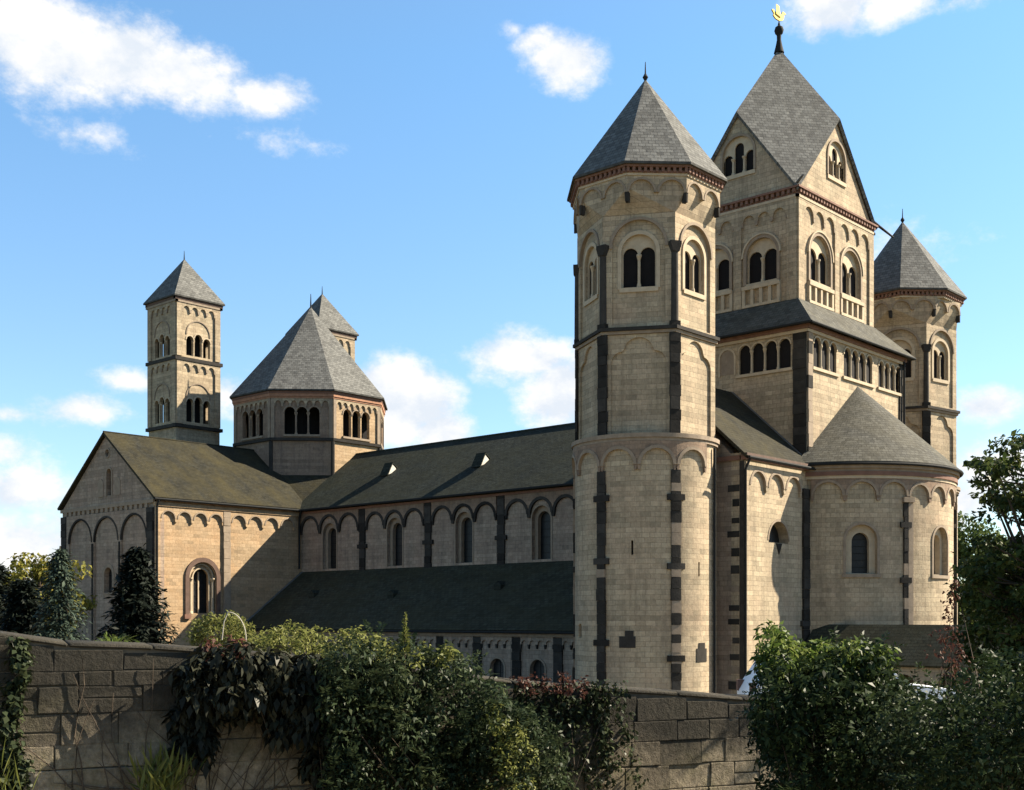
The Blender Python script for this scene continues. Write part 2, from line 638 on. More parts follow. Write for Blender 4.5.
    def tube(s, pts, r, mat, n=7, r1=None):
        P = [Vector(p) for p in pts]
        vs, fs = [], []
        m = len(P)
        for i, p in enumerate(P):
            d = (P[min(i + 1, m - 1)] - P[max(i - 1, 0)]).normalized()
            a = d.cross(Vector((0, 0, 1)))
            if a.length < 1e-3:
                a = Vector((1, 0, 0))
            a.normalize()
            b = d.cross(a)
            rr = r if r1 is None else r + (r1 - r) * i / (m - 1)
            for k in range(n):
                t = 2 * PI * k / n
                vs.append((p + a * (rr * math.cos(t)) + b * (rr * math.sin(t)))[:])
        for i in range(m - 1):
            for k in range(n):
                fs.append((i * n + k, i * n + (k + 1) % n, (i + 1) * n + (k + 1) % n, (i + 1) * n + k))
        fs.append(tuple(range(n))[::-1])
        fs.append(tuple(range((m - 1) * n, m * n)))
        s.add(vs, fs, [[(vs[i][0], vs[i][2]) for i in f] for f in fs], mat)

    def build(s, name, org, parent=None, smooth=35):
        me = bpy.data.meshes.new(name)
        o3 = np.array(org, float)
        v = np.array(s.v, float) - o3
        me.from_pydata(v.tolist(), [], s.f)
        uvl = me.uv_layers.new(name='UVMap')
        flat = [c for f in s.uv for p in f for c in p]
        uvl.data.foreach_set('uv', flat)
        for m in s.mats:
            me.materials.append(M[m])
        me.polygons.foreach_set('material_index', s.mi)
        if smooth:
            me.polygons.foreach_set('use_smooth', [True] * len(me.polygons))
            me.set_sharp_from_angle(angle=R(smooth))
        me.update()
        return link(name, me, org, parent)


def link(name, data, org, parent=None):
    o = bpy.data.objects.new(name, data)
    COL.objects.link(o)
    po = WORG[parent.name] if parent else np.zeros(3)
    o.location = tuple(np.array(org, float) - po)
    if parent:
        o.parent = parent
    WORG[o.name] = np.array(org, float)
    return o


def tag(o, label=None, cat=None, group=None, kind=None):
    if label:
        o['label'] = label
    if cat:
        o['category'] = cat
    if group:
        o['group'] = group
    if kind:
        o['kind'] = kind
    return o


def arch(u, v0, hw, vs, n=14, rise=None):
    """round-headed opening: centre u, sill v0, half width hw, springing vs"""
    rise = hw if rise is None else rise
    p = [(u - hw, v0), (u + hw, v0)]
    for k in range(n + 1):
        a = PI * k / n
        p.append((u + hw * math.cos(a), vs + rise * math.sin(a)))
    return p


def arch_ring(u, v0, hw, vs, t, n=14):
    """the band round an arch, open at the foot"""
    out = [(u + (hw + t) * math.cos(PI * k / n), vs + (hw + t) * math.sin(PI * k / n)) for k in range(n + 1)]
    inn = [(u + hw * math.cos(PI * k / n), vs + hw * math.sin(PI * k / n)) for k in range(n, -1, -1)]
    if v0 < vs - 1e-3:
        return [(u + hw + t, v0)] + out + [(u - hw - t, v0), (u - hw, v0)] + inn + [(u + hw, v0)]
    return out + inn


def circle(u, v, r, n=20):
    return [(u + r * math.cos(2 * PI * k / n), v + r * math.sin(2 * PI * k / n)) for k in range(n)]


def scallop(u0, u1, vtop, vspring, n, hw, drop=0.0, seg=10):
    """strip with n round arches cut in its lower edge"""
    d = (u1 - u0) / n
    p = [(u1, vtop), (u0, vtop)]
    p.append((u0, vspring - drop))
    for i in range(n):
        c = u0 + (i + .5) * d
        if drop:
            p.append((c - hw, vspring - drop))
        for k in range(seg + 1):
            a = PI - PI * k / seg
            p.append((c + hw * math.cos(a), vspring + hw * math.sin(a)))
        if drop:
            p.append((c + hw, vspring - drop))
    p.append((u1, vspring - drop))
    return p


def frieze(part, mp, u0, u1, vtop, vspring, n, hw, w, mat, ring=None, ringmat=None, corbel=None, ends=True):
    d = (u1 - u0) / n
    part.prism(scallop(u0, u1, vtop, vspring, n, hw), -0.02, w, mp, mat)
    for i in range(n + 1):
        c = u0 + i * d
        e = (d - 2 * hw) / 2
        if not ends and i in (0, n):
            continue
        a, b = max(u0, c - e), min(u1, c + e)
        part.prism([(a, vspring + .004), (a + (b - a) * .22, vspring - .28), (a + (b - a) * .78, vspring - .28), (b, vspring + .004)], -0.02, w - 0.01, mp, corbel or mat)
    if ring:
        for i in range(n):
            part.prism(arch_ring(u0 + (i + .5) * d, vspring, hw - .004, vspring, ring, 10), -0.02, w + 0.035, mp, ringmat)


def pilaster(part, mp, u, hw, v0, v1, w, cross=(), dark='basalt', light=None, p_dark=1.0, h=0.5):
    """strip of blocks; at the heights in cross a wider block"""
    v = v0
    rr = random.Random(int(abs(u) * 97 + v1 * 13))
    while v < v1 - 0.02:
        t = min(h * rr.uniform(.8, 1.3), v1 - v)
        if v1 - v - t < .15:
            t = v1 - v
        m = dark if light is None or rr.random() < p_dark else light
        part.box(u - hw + rr.uniform(-.03, .03), u + hw + rr.uniform(-.03, .03), v, v + t - .014, -0.03, w + rr.uniform(-.02, .02), mp, m)
        v += t
    for c in cross:
        part.box(u - hw - .22, u + hw + .22, c - .16, c + .16, -0.03, w + .018, mp, dark)


def dentils(part, mp, u0, u1, v0, v1, w, mat, pitch=.34):
    n = max(1, int((u1 - u0) / pitch))
    d = (u1 - u0) / n
    for i in range(n):
        part.box(u0 + i * d + d * .25, u0 + i * d + d * .75, v0, v1, -0.02, w, mp, mat)


def coupled_window(name, parent, org, mp, u, sill, hw, spring, n, light_hw, light_spring, mat='sand', depth=0.32, steps=None, colmat='sand', back=None):
    """sub-part: arched panel set back in its opening, with n lights and colonnettes between them"""
    p = Part()
    d = (2 * hw - 0.06) / n if light_hw is None else None
    pitch = d if d else light_hw * 2 + .13
    lh = light_hw or (pitch / 2 - .07)
    cs = [u + (i - (n - 1) / 2) * pitch for i in range(n)]
    sp = [light_spring + ((steps or {}).get(i, 0)) for i in range(n)]
    holes = [arch(c, sill + .10, lh, q, 10) for c, q in zip(cs, sp)]
    p.prism(arch(u, sill - .03, hw + .03, spring, 16), -depth - .10, -depth, mp, mat, holes)
    for i in range(n - 1):
        p.column((cs[i] + cs[i + 1]) / 2, -depth + .07, sill + .10, min(sp[i], sp[i + 1]), .075, mp, colmat)
    p.box(u - hw - .1, u + hw + .1, sill - .16, sill + .08, -depth - .05, .09, mp, mat)
    if back:
        p.prism(arch(u, sill - .05, hw + .05, spring, 16), -depth - .19, -depth - .14, mp, back)  # near-black sheet, the shade of the opening put into its colour
    return p.build(name, org, parent)


def glazed_window(parent, org, mp, u, sill, hw, spring, depth=.45, ring=0, ringmat='sand', bars=True, name='window'):
    p = Part()
    p.prism(arch(u, sill - .02, hw + .02, spring, 14), -depth - .06, -depth, mp, 'glass')
    if ring:
        p.prism(arch_ring(u, sill, hw - .004, spring, ring), -.02, .05, mp, ringmat)
    if bars:
        k = sill + .35
        while k < spring + hw * .7:
            p.box(u - hw * .98, u + hw * .98, k, k + .035, -depth - .01, -depth + .03, mp, 'pipe')
            k += .5
        p.box(u - .018, u + .018, sill, spring + hw * .95, -depth - .01, -depth + .025, mp, 'pipe')
    p.box(u - hw - .08, u + hw + .08, sill - .14, sill, -depth, .07, mp, ringmat)
    return p.build(name, org, parent)


def ngon(cx, cy, rad, n, az0, z):
    return [(cx + rad * math.cos(R(az0 + 360 / n * k)), cy + rad * math.sin(R(az0 + 360 / n * k)), z) for k in range(n)]


# ------------------------------------------------------------------ the ground
def ground_z(x, y):
    d = np.hypot(x, y)
    t = np.clip((d - 30) / 24, 0, 1)
    t = t * t * (3 - 2 * t)
    near = 3.75 - 0.5 * np.clip((d - 3) / 5, 0, 1)
    far = np.clip((d - 250) / 900, 0, 1)
    return near * (1 - t) + far * far * 40 + 0.10 * np.sin(x * .31) * np.cos(y * .27) * np.clip(1 - np.abs(d - 22) / 60, 0, 1)


def build_ground():
    e = np.concatenate((-np.geomspace(3000, 70, 24), np.linspace(-60, 140, 130), 140 + np.geomspace(8, 3000, 26)))
    X, Y = np.meshgrid(e, e, indexing='ij')
    Z = ground_z(X, Y)
    n = len(e)
    v = np.stack((X, Y, Z), -1).reshape(-1, 3)
    f = [(i * n + j, (i + 1) * n + j, (i + 1) * n + j + 1, i * n + j + 1) for i in range(n - 1) for j in range(n - 1)]
    me = bpy.data.meshes.new('ground')
    me.from_pydata(v.tolist(), [], f)
    m, nt, b = new_mat('meadow')
    tc = nt.nodes.new('ShaderNodeTexCoord')
    f1 = noise(nt, tc.outputs['Object'], 0.25, 8, .7)
    f2 = noise(nt, tc.outputs['Object'], 9, 5, .7)
    col = ramp(nt, f1, [(0.3, (0.12, 0.115, 0.05)), (0.5, (0.21, 0.17, 0.105)), (0.75, (0.27, 0.22, 0.145))])
    # tan gravel added near the church to bounce warm light, meadow farther out
    ln = nt.nodes.new('ShaderNodeVectorMath')
    ln.operation = 'LENGTH'
    nt.links.new(tc.outputs['Object'], ln.inputs[0])
    mr = nt.nodes.new('ShaderNodeMapRange')
    mr.inputs['From Min'].default_value = 95
    mr.inputs['From Max'].default_value = 130
    nt.links.new(ln.outputs['Value'], mr.inputs['Value'])
    col = mixc(nt, mr.outputs[0], col, ramp(nt, f1, [(0.3, (0.04, 0.06, 0.018)), (0.7, (0.08, 0.095, 0.032))]))
    col = mixc(nt, .5, col, ramp(nt, f2, [(0.2, .3), (.8, 1.0)]), 'MULTIPLY')
    nt.links.new(col, b.inputs['Base Color'])
    b.inputs['Roughness'].default_value = .95
    bump(nt, b, f2, .6, .08)
    me.materials.append(m)
    me.polygons.foreach_set('use_smooth', [True] * len(me.polygons))
    o = link('ground', me, (0, 0, 0))
    o['kind'] = 'structure'


build_ground()

# ------------------------------------------------------------------ the abbey church
CX = 70.69                     # the long axis
church = link('abbey_church', None, (CX, 62, 0))
tag(church, 'Romanesque abbey church of pale tuff with many slate-roofed towers and a rounded apse', 'church')


def ring_slab(p, cx, cy, ap, n, az0, z0, z1, w0, w1, mat):
    side = 2 * (ap + w1) * math.tan(PI / n)
    for k in range(n):
        a = az0 + 360 / n * k
        f = Flat(cx + ap * math.cos(R(a)), cy + ap * math.sin(R(a)), a)
        p.box(-side / 2, side / 2, z0, z1, w0, w1, f, mat)


def round_tower(cx, cy):
    org = (cx, cy, 0)
    RL, RC = 3.87, 3.78
    ap6 = RC * math.cos(R(30))
    sd = RC
    lo = Cyl(cx, cy, RL, 210)
    face = {a: Flat(cx + ap6 * math.cos(R(a)), cy + ap6 * math.sin(R(a)), a) for a in (30, 90, 150, 210, 270, 330)}
    full = PI * RL
    wall = Part()
    slits = [[(lo.u(a) - .06, z), (lo.u(a) + .06, z), (lo.u(a) + .06, z + .75), (lo.u(a) - .06, z + .75)] for a, z in ((206, 8.8), (262.6, 7.7))]
    wall.prism([(-full + .001, 0), (full - .001, 0), (full - .001, 14.75), (-full + .001, 14.75)], -1.0, 0, lo, 'tuff',
               slits + [arch(lo.u(151), 4.45, .22, 5.0, 8)])
    # six-sided upper storeys
    for a, f in face.items():
        wall.prism([(-sd / 2, 14.7), (sd / 2, 14.7), (sd / 2, 26.7), (-sd / 2, 26.7)], -.7, -.10, f, 'tuff', [arch(0, 22.75, .92, 24.75, 14)])
    # the six sides pass over into eight
    bm = bmesh.new()
    for q in ngon(0, 0, RC, 6, 0, 26.69) + ngon(0, 0, 3.68 / math.cos(R(22.5)), 8, 22.5, 27.9) + ngon(0, 0, 3.68 / math.cos(R(22.5)), 8, 22.5, 29.0):
        bm.verts.new((q[0], q[2], q[1]))
    bmesh.ops.convex_hull(bm, input=bm.verts[:])
    bmesh.ops.recalc_face_normals(bm, faces=bm.faces[:])

    class Up:
        cyl = False

        def __call__(s, p):
            p = np.asarray(p, float)
            return np.stack((cx + p[:, 0], cy + p[:, 2], p[:, 1]), 1)
    wall.take(bm, Up(), 'tuff')
    T = wall.build('round_tower', org, church, smooth=25)
    p = Part()
    p.box(-1.3, 1.3, 21.0, 26.6, -1.3, 1.3, Flat(cx, cy, 225), 'void')  # solid dark core added to keep the belfry openings black
    p.build('shade_core', org, T)
    # lower arcade
    p = Part()
    for k in range(5):
        a0 = lo.u(120 + 30 * k)
        frieze(p, lo, a0, a0 + 2 * PI * RL / 12, 14.72, 13.5, 1, .83, .13, 'tuff_rose', ring=.17, ringmat='sand_old', ends=True)
    p.build('arch_frieze', org, T)
    for k, a in enumerate((120, 180, 240)):
        p = Part()
        pilaster(p, lo, lo.u(a), .26, 0, 13.25, .12, ((11.8, 8.5, 4.2) if k == 1 else (11.8, 8.2, 3.4)), 'basalt', 'sand_old', .85 if k == 1 else .5, .5)
        p.build('pilaster', org, T)
    p = Part()
    p.box(lo.u(203) - .50, lo.u(203) + .38, 3.95, 4.55, -.02, .02, lo, 'basalt')
    p.box(lo.u(203) - .18, lo.u(203) + .28, 4.55, 4.85, -.02, .021, lo, 'basalt')
    p.build('stone_patch', org, T)
    p = Part()
    p.box(lo.u(266) - .42, lo.u(266) + .42, 3.2, 3.9, -.02, .03, lo, 'basalt')
    p.box(lo.u(266) - .25, lo.u(266) + .25, 3.9, 4.2, -.02, .031, lo, 'basalt')
    p.build('stone_patch', org, T)
    # string courses
    p = Part()
    c = Cyl(cx, cy, RL, 210)
    f = PI * RL - .001
    p.box(-f, f, 14.73, 14.9, -.1, .12, c, 'sand_old')
    p.box(-f, f, 14.9, 15.12, -1.0, .20, c, 'sand_old')
    p.build('string_course', org, T)
    p = Part()
    ring_slab(p, cx, cy, ap6, 6, 30, 20.42, 20.58, -.15, .13, 'sand_old')
    ring_slab(p, cx, cy, ap6, 6, 30, 20.58, 20.76, -.15, .24, 'basalt')
    p.build('string_course', org, T)
    # trefoil panels of the middle stage
    for a in (90, 150, 210, 270):
        p = Part()
        s = sd / 2
        h = [(-1.46, 15.16), (1.46, 15.16), (1.46, 18.9)]
        h += [(1.46 + .60 * (math.cos(t) - 1), 18.9 + .62 * math.sin(t)) for t in np.linspace(.2, PI / 2, 6)]
        h += [(.86, 19.52), (.78, 19.62)]
        h += [(.74 * math.cos(t), 19.62 + .62 * math.sin(t)) for t in np.linspace(.15, PI - .15, 12)]
        h += [(-.78, 19.62), (-.86, 19.52)]
        h += [(-1.46 + .60 * (1 - math.cos(t)), 18.9 + .62 * math.sin(t)) for t in np.linspace(PI / 2, .2, 6)]
        h += [(-1.46, 18.9)]
        p.prism([(-s, 15.1), (s, 15.1), (s, 20.4), (-s, 20.4)], -.12, 0.02, face[a], 'tuff', [h])
        p.build('trefoil_frame', org, T)
    for a in (120, 180, 240):
        p = Part()
        f = Flat(cx + RC * math.cos(R(a)), cy + RC * math.sin(R(a)), a)
        pilaster(p, f, 0, .29, 15.1, 20.4, .10, (), 'basalt', None, 1, .6)
        p.build('pilaster', org, T)
    # belfry arcade
    for a in (90, 150, 210, 270):
        f = face[a]
        s = sd / 2
        p = Part()
        p.prism([(-s, 20.75), (s, 20.75), (s, 26.68), (-s, 26.68)], -.12, 0.02, f, 'tuff', [arch(0, 20.9, 1.40, 25.0, 20)])
        p.prism(arch_ring(0, 24.95, 1.395, 25.0, .15, 20), -.1, .10, f, 'sand_old')
        p.prism(arch_ring(0, 22.8, .915, 24.75, .2, 16), -.12, -.03, f, 'sand')
        p.build('arcade', org, T)
    for a in (150, 210, 270):
        f = face[a]
        g = Flat(f.o[0] - .10 * f.n[0], f.o[1] - .10 * f.n[1], a)
        coupled_window('window', T, org, g, 0, 22.8, .92, 24.75, 2, .385, 24.62, 'sand', .14, back='void')
    for a in (120, 180, 240):
        p = Part()
        f = Flat(cx + RC * math.cos(R(a)), cy + RC * math.sin(R(a)), a)
        p.box(-.26, .26, 20.75, 21.0, -.2, .16, f, 'basalt')
        p.lathe(0, -.02, [(.20, 21.0), (.18, 24.6)], f, 'basalt', 12)
        p.prism([(-.18, 24.6), (.18, 24.6), (.30, 24.98), (.30, 25.15), (-.30, 25.15), (-.30, 24.98)], -.25, .20, f, 'basalt')
        p.build('column', org, T)
    # octagonal head
    ap = 3.80
    side = 2 * ap * math.tan(R(22.5))
    fr, co = Part(), Part()
    for k in range(8):
        a = 45 * k
        fl = Flat(cx + ap * math.cos(R(a)), cy + ap * math.sin(R(a)), a)
        fr.prism(scallop(-side / 2, side / 2, 28.55, 27.65, 2, .66), -.3, 0, fl, 'tuff')
        for u in (-side / 2, side / 2):
            sg = 1 if u > 0 else -1
            fr.prism([(u, 27.65), (u, 27.15), (u - sg * .1, 27.15), (u - sg * .14, 27.65)][::sg], -.3, -.005, fl, 'basalt')
        for i in range(2):
            fr.prism(arch_ring(-side / 4 + i * side / 2, 27.65, .655, 27.65, .11, 10), -.05, .03, fl, 'sand_old')
        co.box(-side / 2 - .05, side / 2 + .05, 28.50, 28.62, -.3, .06, fl, 'sand')
        co.box(-side / 2 - .1, side / 2 + .1, 28.62, 28.74, -.3, .11, fl, 'red')
        dentils(co, fl, -side / 2 - .1, side / 2 + .1, 28.66, 28.90, .19, 'red', .3)
        co.box(-side / 2 - .12, side / 2 + .12, 28.90, 29.0, -.3, .24, fl, 'red')
    fr.build('arch_frieze', org, T)
    co.build('cornice', org, T)
    p = Part()
    p.pyramid(ngon(cx, cy, 4.52, 8, 22.5, 29.12), (cx, cy, 35.2), .12, 'slate')
    rf = p.build('roof', org, T, smooth=0)
    p = Part()
    p.tube([(cx, cy, 35.0), (cx, cy, 36.15)], .06, 'pipe', 6, .02)
    p.lathe(0, 0, [(.05, 35.1), (.16, 35.3), (.05, 35.5)], Flat(cx, cy, 0), 'pipe')
    p.build('finial', org, T)
    p = Part()
    p.tube([tuple(lo(np.array([[lo.u(283), z, .12]]))[0]) for z in (0, 14.6)], .07, 'pipe')
    p.build('drainpipe', org, T)
    return T


TW = round_tower(54.49, 39.79)


def copy_part(o, parent, dloc=None, rot=0, keep=()):
    c = o.copy()
    COL.objects.link(c)
    c.parent = parent
    if dloc is not None:
        c.location = Vector(o.location) + Vector(dloc)
    c.rotation_euler.z += R(rot)
    for ch in list(o.children):
        d = ch.copy()
        COL.objects.link(d)
        d.parent = c
        if ch.name.split('.')[0] in keep:
            d.rotation_euler.z -= R(rot)
    return c


octs = {id(o) for o in ()}
T2 = copy_part(TW, church, (2 * (CX - 54.49), 0, 0), -10, ('cornice', 'roof', 'finial'))


def central_tower():
    x0, x1, y0, y1 = 65.73, 75.65, 36.76, 44.93
    org = (CX, (y0 + y1) / 2, 0)
    cy = (y0 + y1) / 2
    W = Flat(x0, y0, 270)      # u = X - x0
    S = Flat(x1, y0, 0)        # u = Y - y0
    E_ = Flat(x1, y1, 90)      # u = x1 - X
    N = Flat(x0, y1, 180)      # u = y1 - Y
    LW, LN = x1 - x0, y1 - y0
    z0, zt = 20.0, 31.4
    wW = (2.78, 6.85)
    wN = (LN / 2 - 1.68, LN / 2 + 1.68)
    sill, spr = 26.15, 27.85
    wall = Part()
    for mp, L, c, hw, ins in ((W, LW, wW, 1.3, .8), (E_, LW, (LW - wW[1], LW - wW[0]), 1.3, .8), (N, LN, wN, 1.08, 0), (S, LN, wN, 1.08, 0)):
        wall.prism([(ins, z0), (L - ins, z0), (L - ins, zt), (ins, zt)], -.8, 0, mp, 'tuff', [arch(u, sill, hw, spr, 14) for u in c])
        g = arch(L / 2, 33.15, 1.12, 34.5, 14)
        wall.prism([(0, zt), (L, zt), (L / 2, 37.05)], -.6, 0, mp, 'tuff', [g])
    wall.box(.8, LW - .8, 24.9, 25.3, -LN + .8, -.8, W, 'void')
    T = wall.build('central_tower', org, church)
    p = Part()
    p.box(2.2, LW - 2.2, 25.3, 36, -LN + 2.2, -2.2, W, 'void')  # dark core added behind the windows to block light
    p.build('shade_core', org, T)
    # lesenes and arched friezes
    for mp, L, c, hw in ((W, LW, wW, 1.3), (N, LN, wN, 1.08)):
        p = Part()
        mid = sum(c) / 2 if mp is N else 4.86
        bays = ((.62, mid - .28), (mid + .28, L - .62))
        for a, b in ((0.003, .62), (mid - .28, mid + .28), (L - .62, L - .003)):
            p.box(a, b, 24.6, 30.9, -.02, .13, mp, 'tuff')
        for a, b in bays:
            frieze(p, mp, a, b, 30.9, 30.05, 3, (b - a) / 6 - .12, .13, 'tuff', corbel='sand_old')
        p.build('arch_frieze', org, T)
        for u in c:
            q = Part()
            a, b = u - hw - .25, u + hw + .25
            q.box(a, b, 25.85, 26.08, -.02, .22, mp, 'sand')
            q.box(a, b, 24.75, 24.92, -.02, .2, mp, 'sand')
            for i in range(5):
                k = a + (b - a - .2) * i / 4
                q.box(k, k + .2, 24.92, 25.85, -.02, .17, mp, 'sand')
            q.build('balustrade', org, T)
            coupled_window('window', T, org, mp, u, sill, hw, spr, 2, hw * .44, spr - .12, 'sand', .16, back='void')
            q = Part()
            q.prism(arch_ring(u, sill, hw - .004, spr, .2, 16), -.02, .1, mp, 'sand_old')
            q.prism(arch_ring(u, spr, hw + .2, spr, .1, 16), -.02, .16, mp, 'sand')
            q.build('archivolt', org, T)
        coupled_window('window', T, org, mp, L / 2, 33.2, 1.12, 34.5, 3, .33, 34.3, 'sand', .12, {1: .62}, back='void')
        q = Part()
        q.prism(arch_ring(L / 2, 33.3, 1.116, 34.5, .15, 16), -.02, .08, mp, 'sand_old')
        q.build('archivolt', org, T)
    p = Part()
    for mp, L in ((W, LW), (N, LN), (S, LN), (E_, LW)):
        p.box(-.16, L + .16, 30.9, 31.05, -.02, .16, mp, 'sand')
        p.box(-.1, L + .1, 31.05, 31.16, -.02, .12, mp, 'red')
        dentils(p, mp, -.1, L + .1, 31.16, 31.4, .25, 'red', .36)
        p.box(-.3, L + .3, 31.4, 31.52, -.3, .32, mp, 'red')
    p.build('cornice', org, T)
    # rhombic roof: four lozenges
    az, pz = 42.85, 37.4
    ex, ey = LW / 2, LN / 2
    sx, sy = (az - pz) / ex, (az - pz) / ey
    ox, oy = ex + .26, ey + .26
    p = Part()
    for a in (-1, 1):
        for b in (-1, 1):
            p.slab([(CX, cy, az), (CX + a * ox, cy, az - sx * ox), (CX + a * ox, cy + b * oy, az - sx * ox - sy * oy), (CX, cy + b * oy, az - sy * oy)], .2, 'slate')
    rf = p.build('roof', org, T, smooth=0)
    p = Part()
    F = Flat(CX, cy, 0)
    p.lathe(0, 0, [(.34, 42.55), (.22, 43.0), (.14, 43.4), (.15, 43.72), (.25, 43.82), (.31, 44.02), (.25, 44.22), (.10, 44.32), (.06, 44.5), (.03, 44.6), (.025, 45.3)], F, 'pipe', 14)
    fin = p.build('finial', org, T)
    # gilded bird turned side-on, wings half open
    bird = Part()
    G = Flat(CX, cy, 250)
    body = [(-.50, 44.90), (-.30, 44.73), (.02, 44.64), (.28, 44.72), (.38, 44.90), (.40, 45.14), (.56, 45.18), (.40, 45.30), (.27, 45.30), (.20, 45.12), (.02, 45.02), (-.22, 45.08), (-.48, 45.30), (-.62, 45.26), (-.44, 45.04)]
    bird.prism(body, -.05, .05, G, 'gold')
    bird.prism([(.1, 44.88), (-.05, 45.58), (-.3, 45.66), (-.28, 45.03)], .05, .08, G, 'gold')
    bird.prism([(.12, 44.86), (.10, 45.50), (-.14, 45.58), (-.2, 45.00)], -.08, -.05, G, 'gold')
    bird.build('weather_vane', org, T, smooth=0)
    # water spouts at the eaves
    for (x, y, dx, dy) in ((x1 + .1, y0 - .1, .74, -.5), (x0 - .1, y0 - .1, -.5, -.5)):
        p = Part()
        p.tube([(x, y, 31.75), (x + dx * 1.6, y + dy * 1.6, 31.75 - (.9 if dx > 0 else -.0))], .10, 'pipe' if dx > 0 else 'lead', 6, .06)
        p.build('water_spout', org, T)


central_tower()


def gallery_storey():
    x0, x1, y0, y1 = 64.31, 77.07, 35.31, 46.39
    org = (CX, (y0 + y1) / 2, 0)
    W = Flat(x0, y0, 270)
    N = Flat(x0, y1, 180)
    S = Flat(x1, y0, 0)
    E_ = Flat(x1, y1, 90)
    LW, LN = x1 - x0, y1 - y0
    z0, zt = 12.0, 22.75
    groups = ((.70, 3.66, 3), (4.5, 8.42, 4), (9.2, 12.45, 4))
    gn = [(y1 - 39.95, y1 - 36.32, 4)]
    wall = Part()
    sill, spr = 20.35, 21.72

    def slots(gs):
        r = []
        for a, b, n in gs:
            d = (b - a) / n
            r += [(a + (i + .5) * d, d / 2 - .055) for i in range(n)]
        return r
    hW, hN = slots(groups), slots(gn)
    wall.prism([(0, z0), (LW, z0), (LW, zt), (0, zt)], -.24, 0, W, 'tuff', [arch(u, sill, w, spr, 10) for u, w in hW])
    wall.prism([(0, z0), (LN - .24, z0), (LN - .24, zt), (0, zt)], -.24, 0, N, 'tuff', [arch(u, sill, w, spr, 10) for u, w in hN])
    wall.box(.5, LN, z0, zt, -.5, 0, S, 'tuff')
    wall.box(.5, LW - .5, z0, zt, -.5, 0, E_, 'tuff')
    wall.box(.3, LW - .55, 19.9, 20.3, -.5, -.245, W, 'void')
    wall.box(.55, LN - .55, 19.9, 20.3, -.5, -.245, N, 'void')
    wall.box(.3, LW - .25, 20.25, 22.7, -.21, -.13, W, 'void')  # dark sheets in the arcades, painted in place of shade
    wall.box(1.0, LN - .4, 20.25, 22.7, -.21, -.13, N, 'void')
    T = wall.build('gallery_storey', org, church)
    for mp, gs in ((W, groups), (N, gn)):
        for a, b, n in gs:
            p = Part()
            d = (b - a) / n
            for i in range(n):
                p.prism(arch_ring(a + (i + .5) * d, spr, d / 2 - .059, spr, .09, 10), -.05, .06, mp, 'sand')
                if i:
                    p.column(a + i * d, -.03, sill, spr + .02, .065, mp, 'sand')
            p.box(a - .15, b + .15, sill - .18, sill, -.05, .12, mp, 'sand')
            p.build('arcade', org, T)
    p = Part()
    p.prism(arch(y1 - 40.75, 20.5, .5, 21.5), -.01, .012, N, 'sand_old')
    p.prism(arch_ring(y1 - 40.75, 20.4, .5, 21.5, .12), -.02, .06, N, 'sand')
    p.build('blind_arch', org, T)
    p = Part()
    pilaster(p, N, LN - .45, .42, z0, 22.3, .12, (), 'basalt', None, 1, .6)
    p.build('pilaster', org, T)
    p = Part()
    pilaster(p, W, .27, .25, z0, 22.3, .10, (), 'sand_old', 'basalt', .55, .6)
    p.build('pilaster', org, T)
    p = Part()
    pilaster(p, W, LW - .27, .25, z0, 22.3, .10, (), 'basalt', None, 1, .6)
    p.build('pilaster', org, T)
    p = Part()
    for mp, L in ((W, LW), (N, LN)):
        p.box(-.12, L + .12, 22.3, 22.48, -.02, .14, mp, 'sand')
        p.box(-.2, L + .2, 22.48, 22.72, -.3, .24, mp, 'red')
    p.build('cornice', org, T)
    # pent roof round the tower foot
    o = .62
    ze, zi = 22.8, 24.75
    a = [(x0 - o, y0 - o, ze), (x1 + o, y0 - o, ze), (x1 + o, y1 + o, ze), (x0 - o, y1 + o, ze)]
    b = [(65.6, 36.6, zi), (75.78, 36.6, zi), (75.78, 45.05, zi), (65.6, 45.05, zi)]
    p = Part()
    for i in range(4):
        j = (i + 1) % 4
        p.slab([a[i], a[j], b[j], b[i]], .14, 'slate_worn' if i != 2 else 'slate_moss')
    p.build('roof', org, T, smooth=0)
    p = Part()
    for i in range(4):
        j = (i + 1) % 4
        p.tube([(*a[i][:2], ze - .08), (*a[j][:2], ze - .08)], .08, 'pipe', 6)
    p.build('gutter', org, T)
    p = Part()
    p.tube([(77.07 - .15, y0 - .2, 22.6), (77.07 - .15, y0 - .2, 14)], .07, 'pipe')
    p.build('drainpipe', org, T)


gallery_storey()


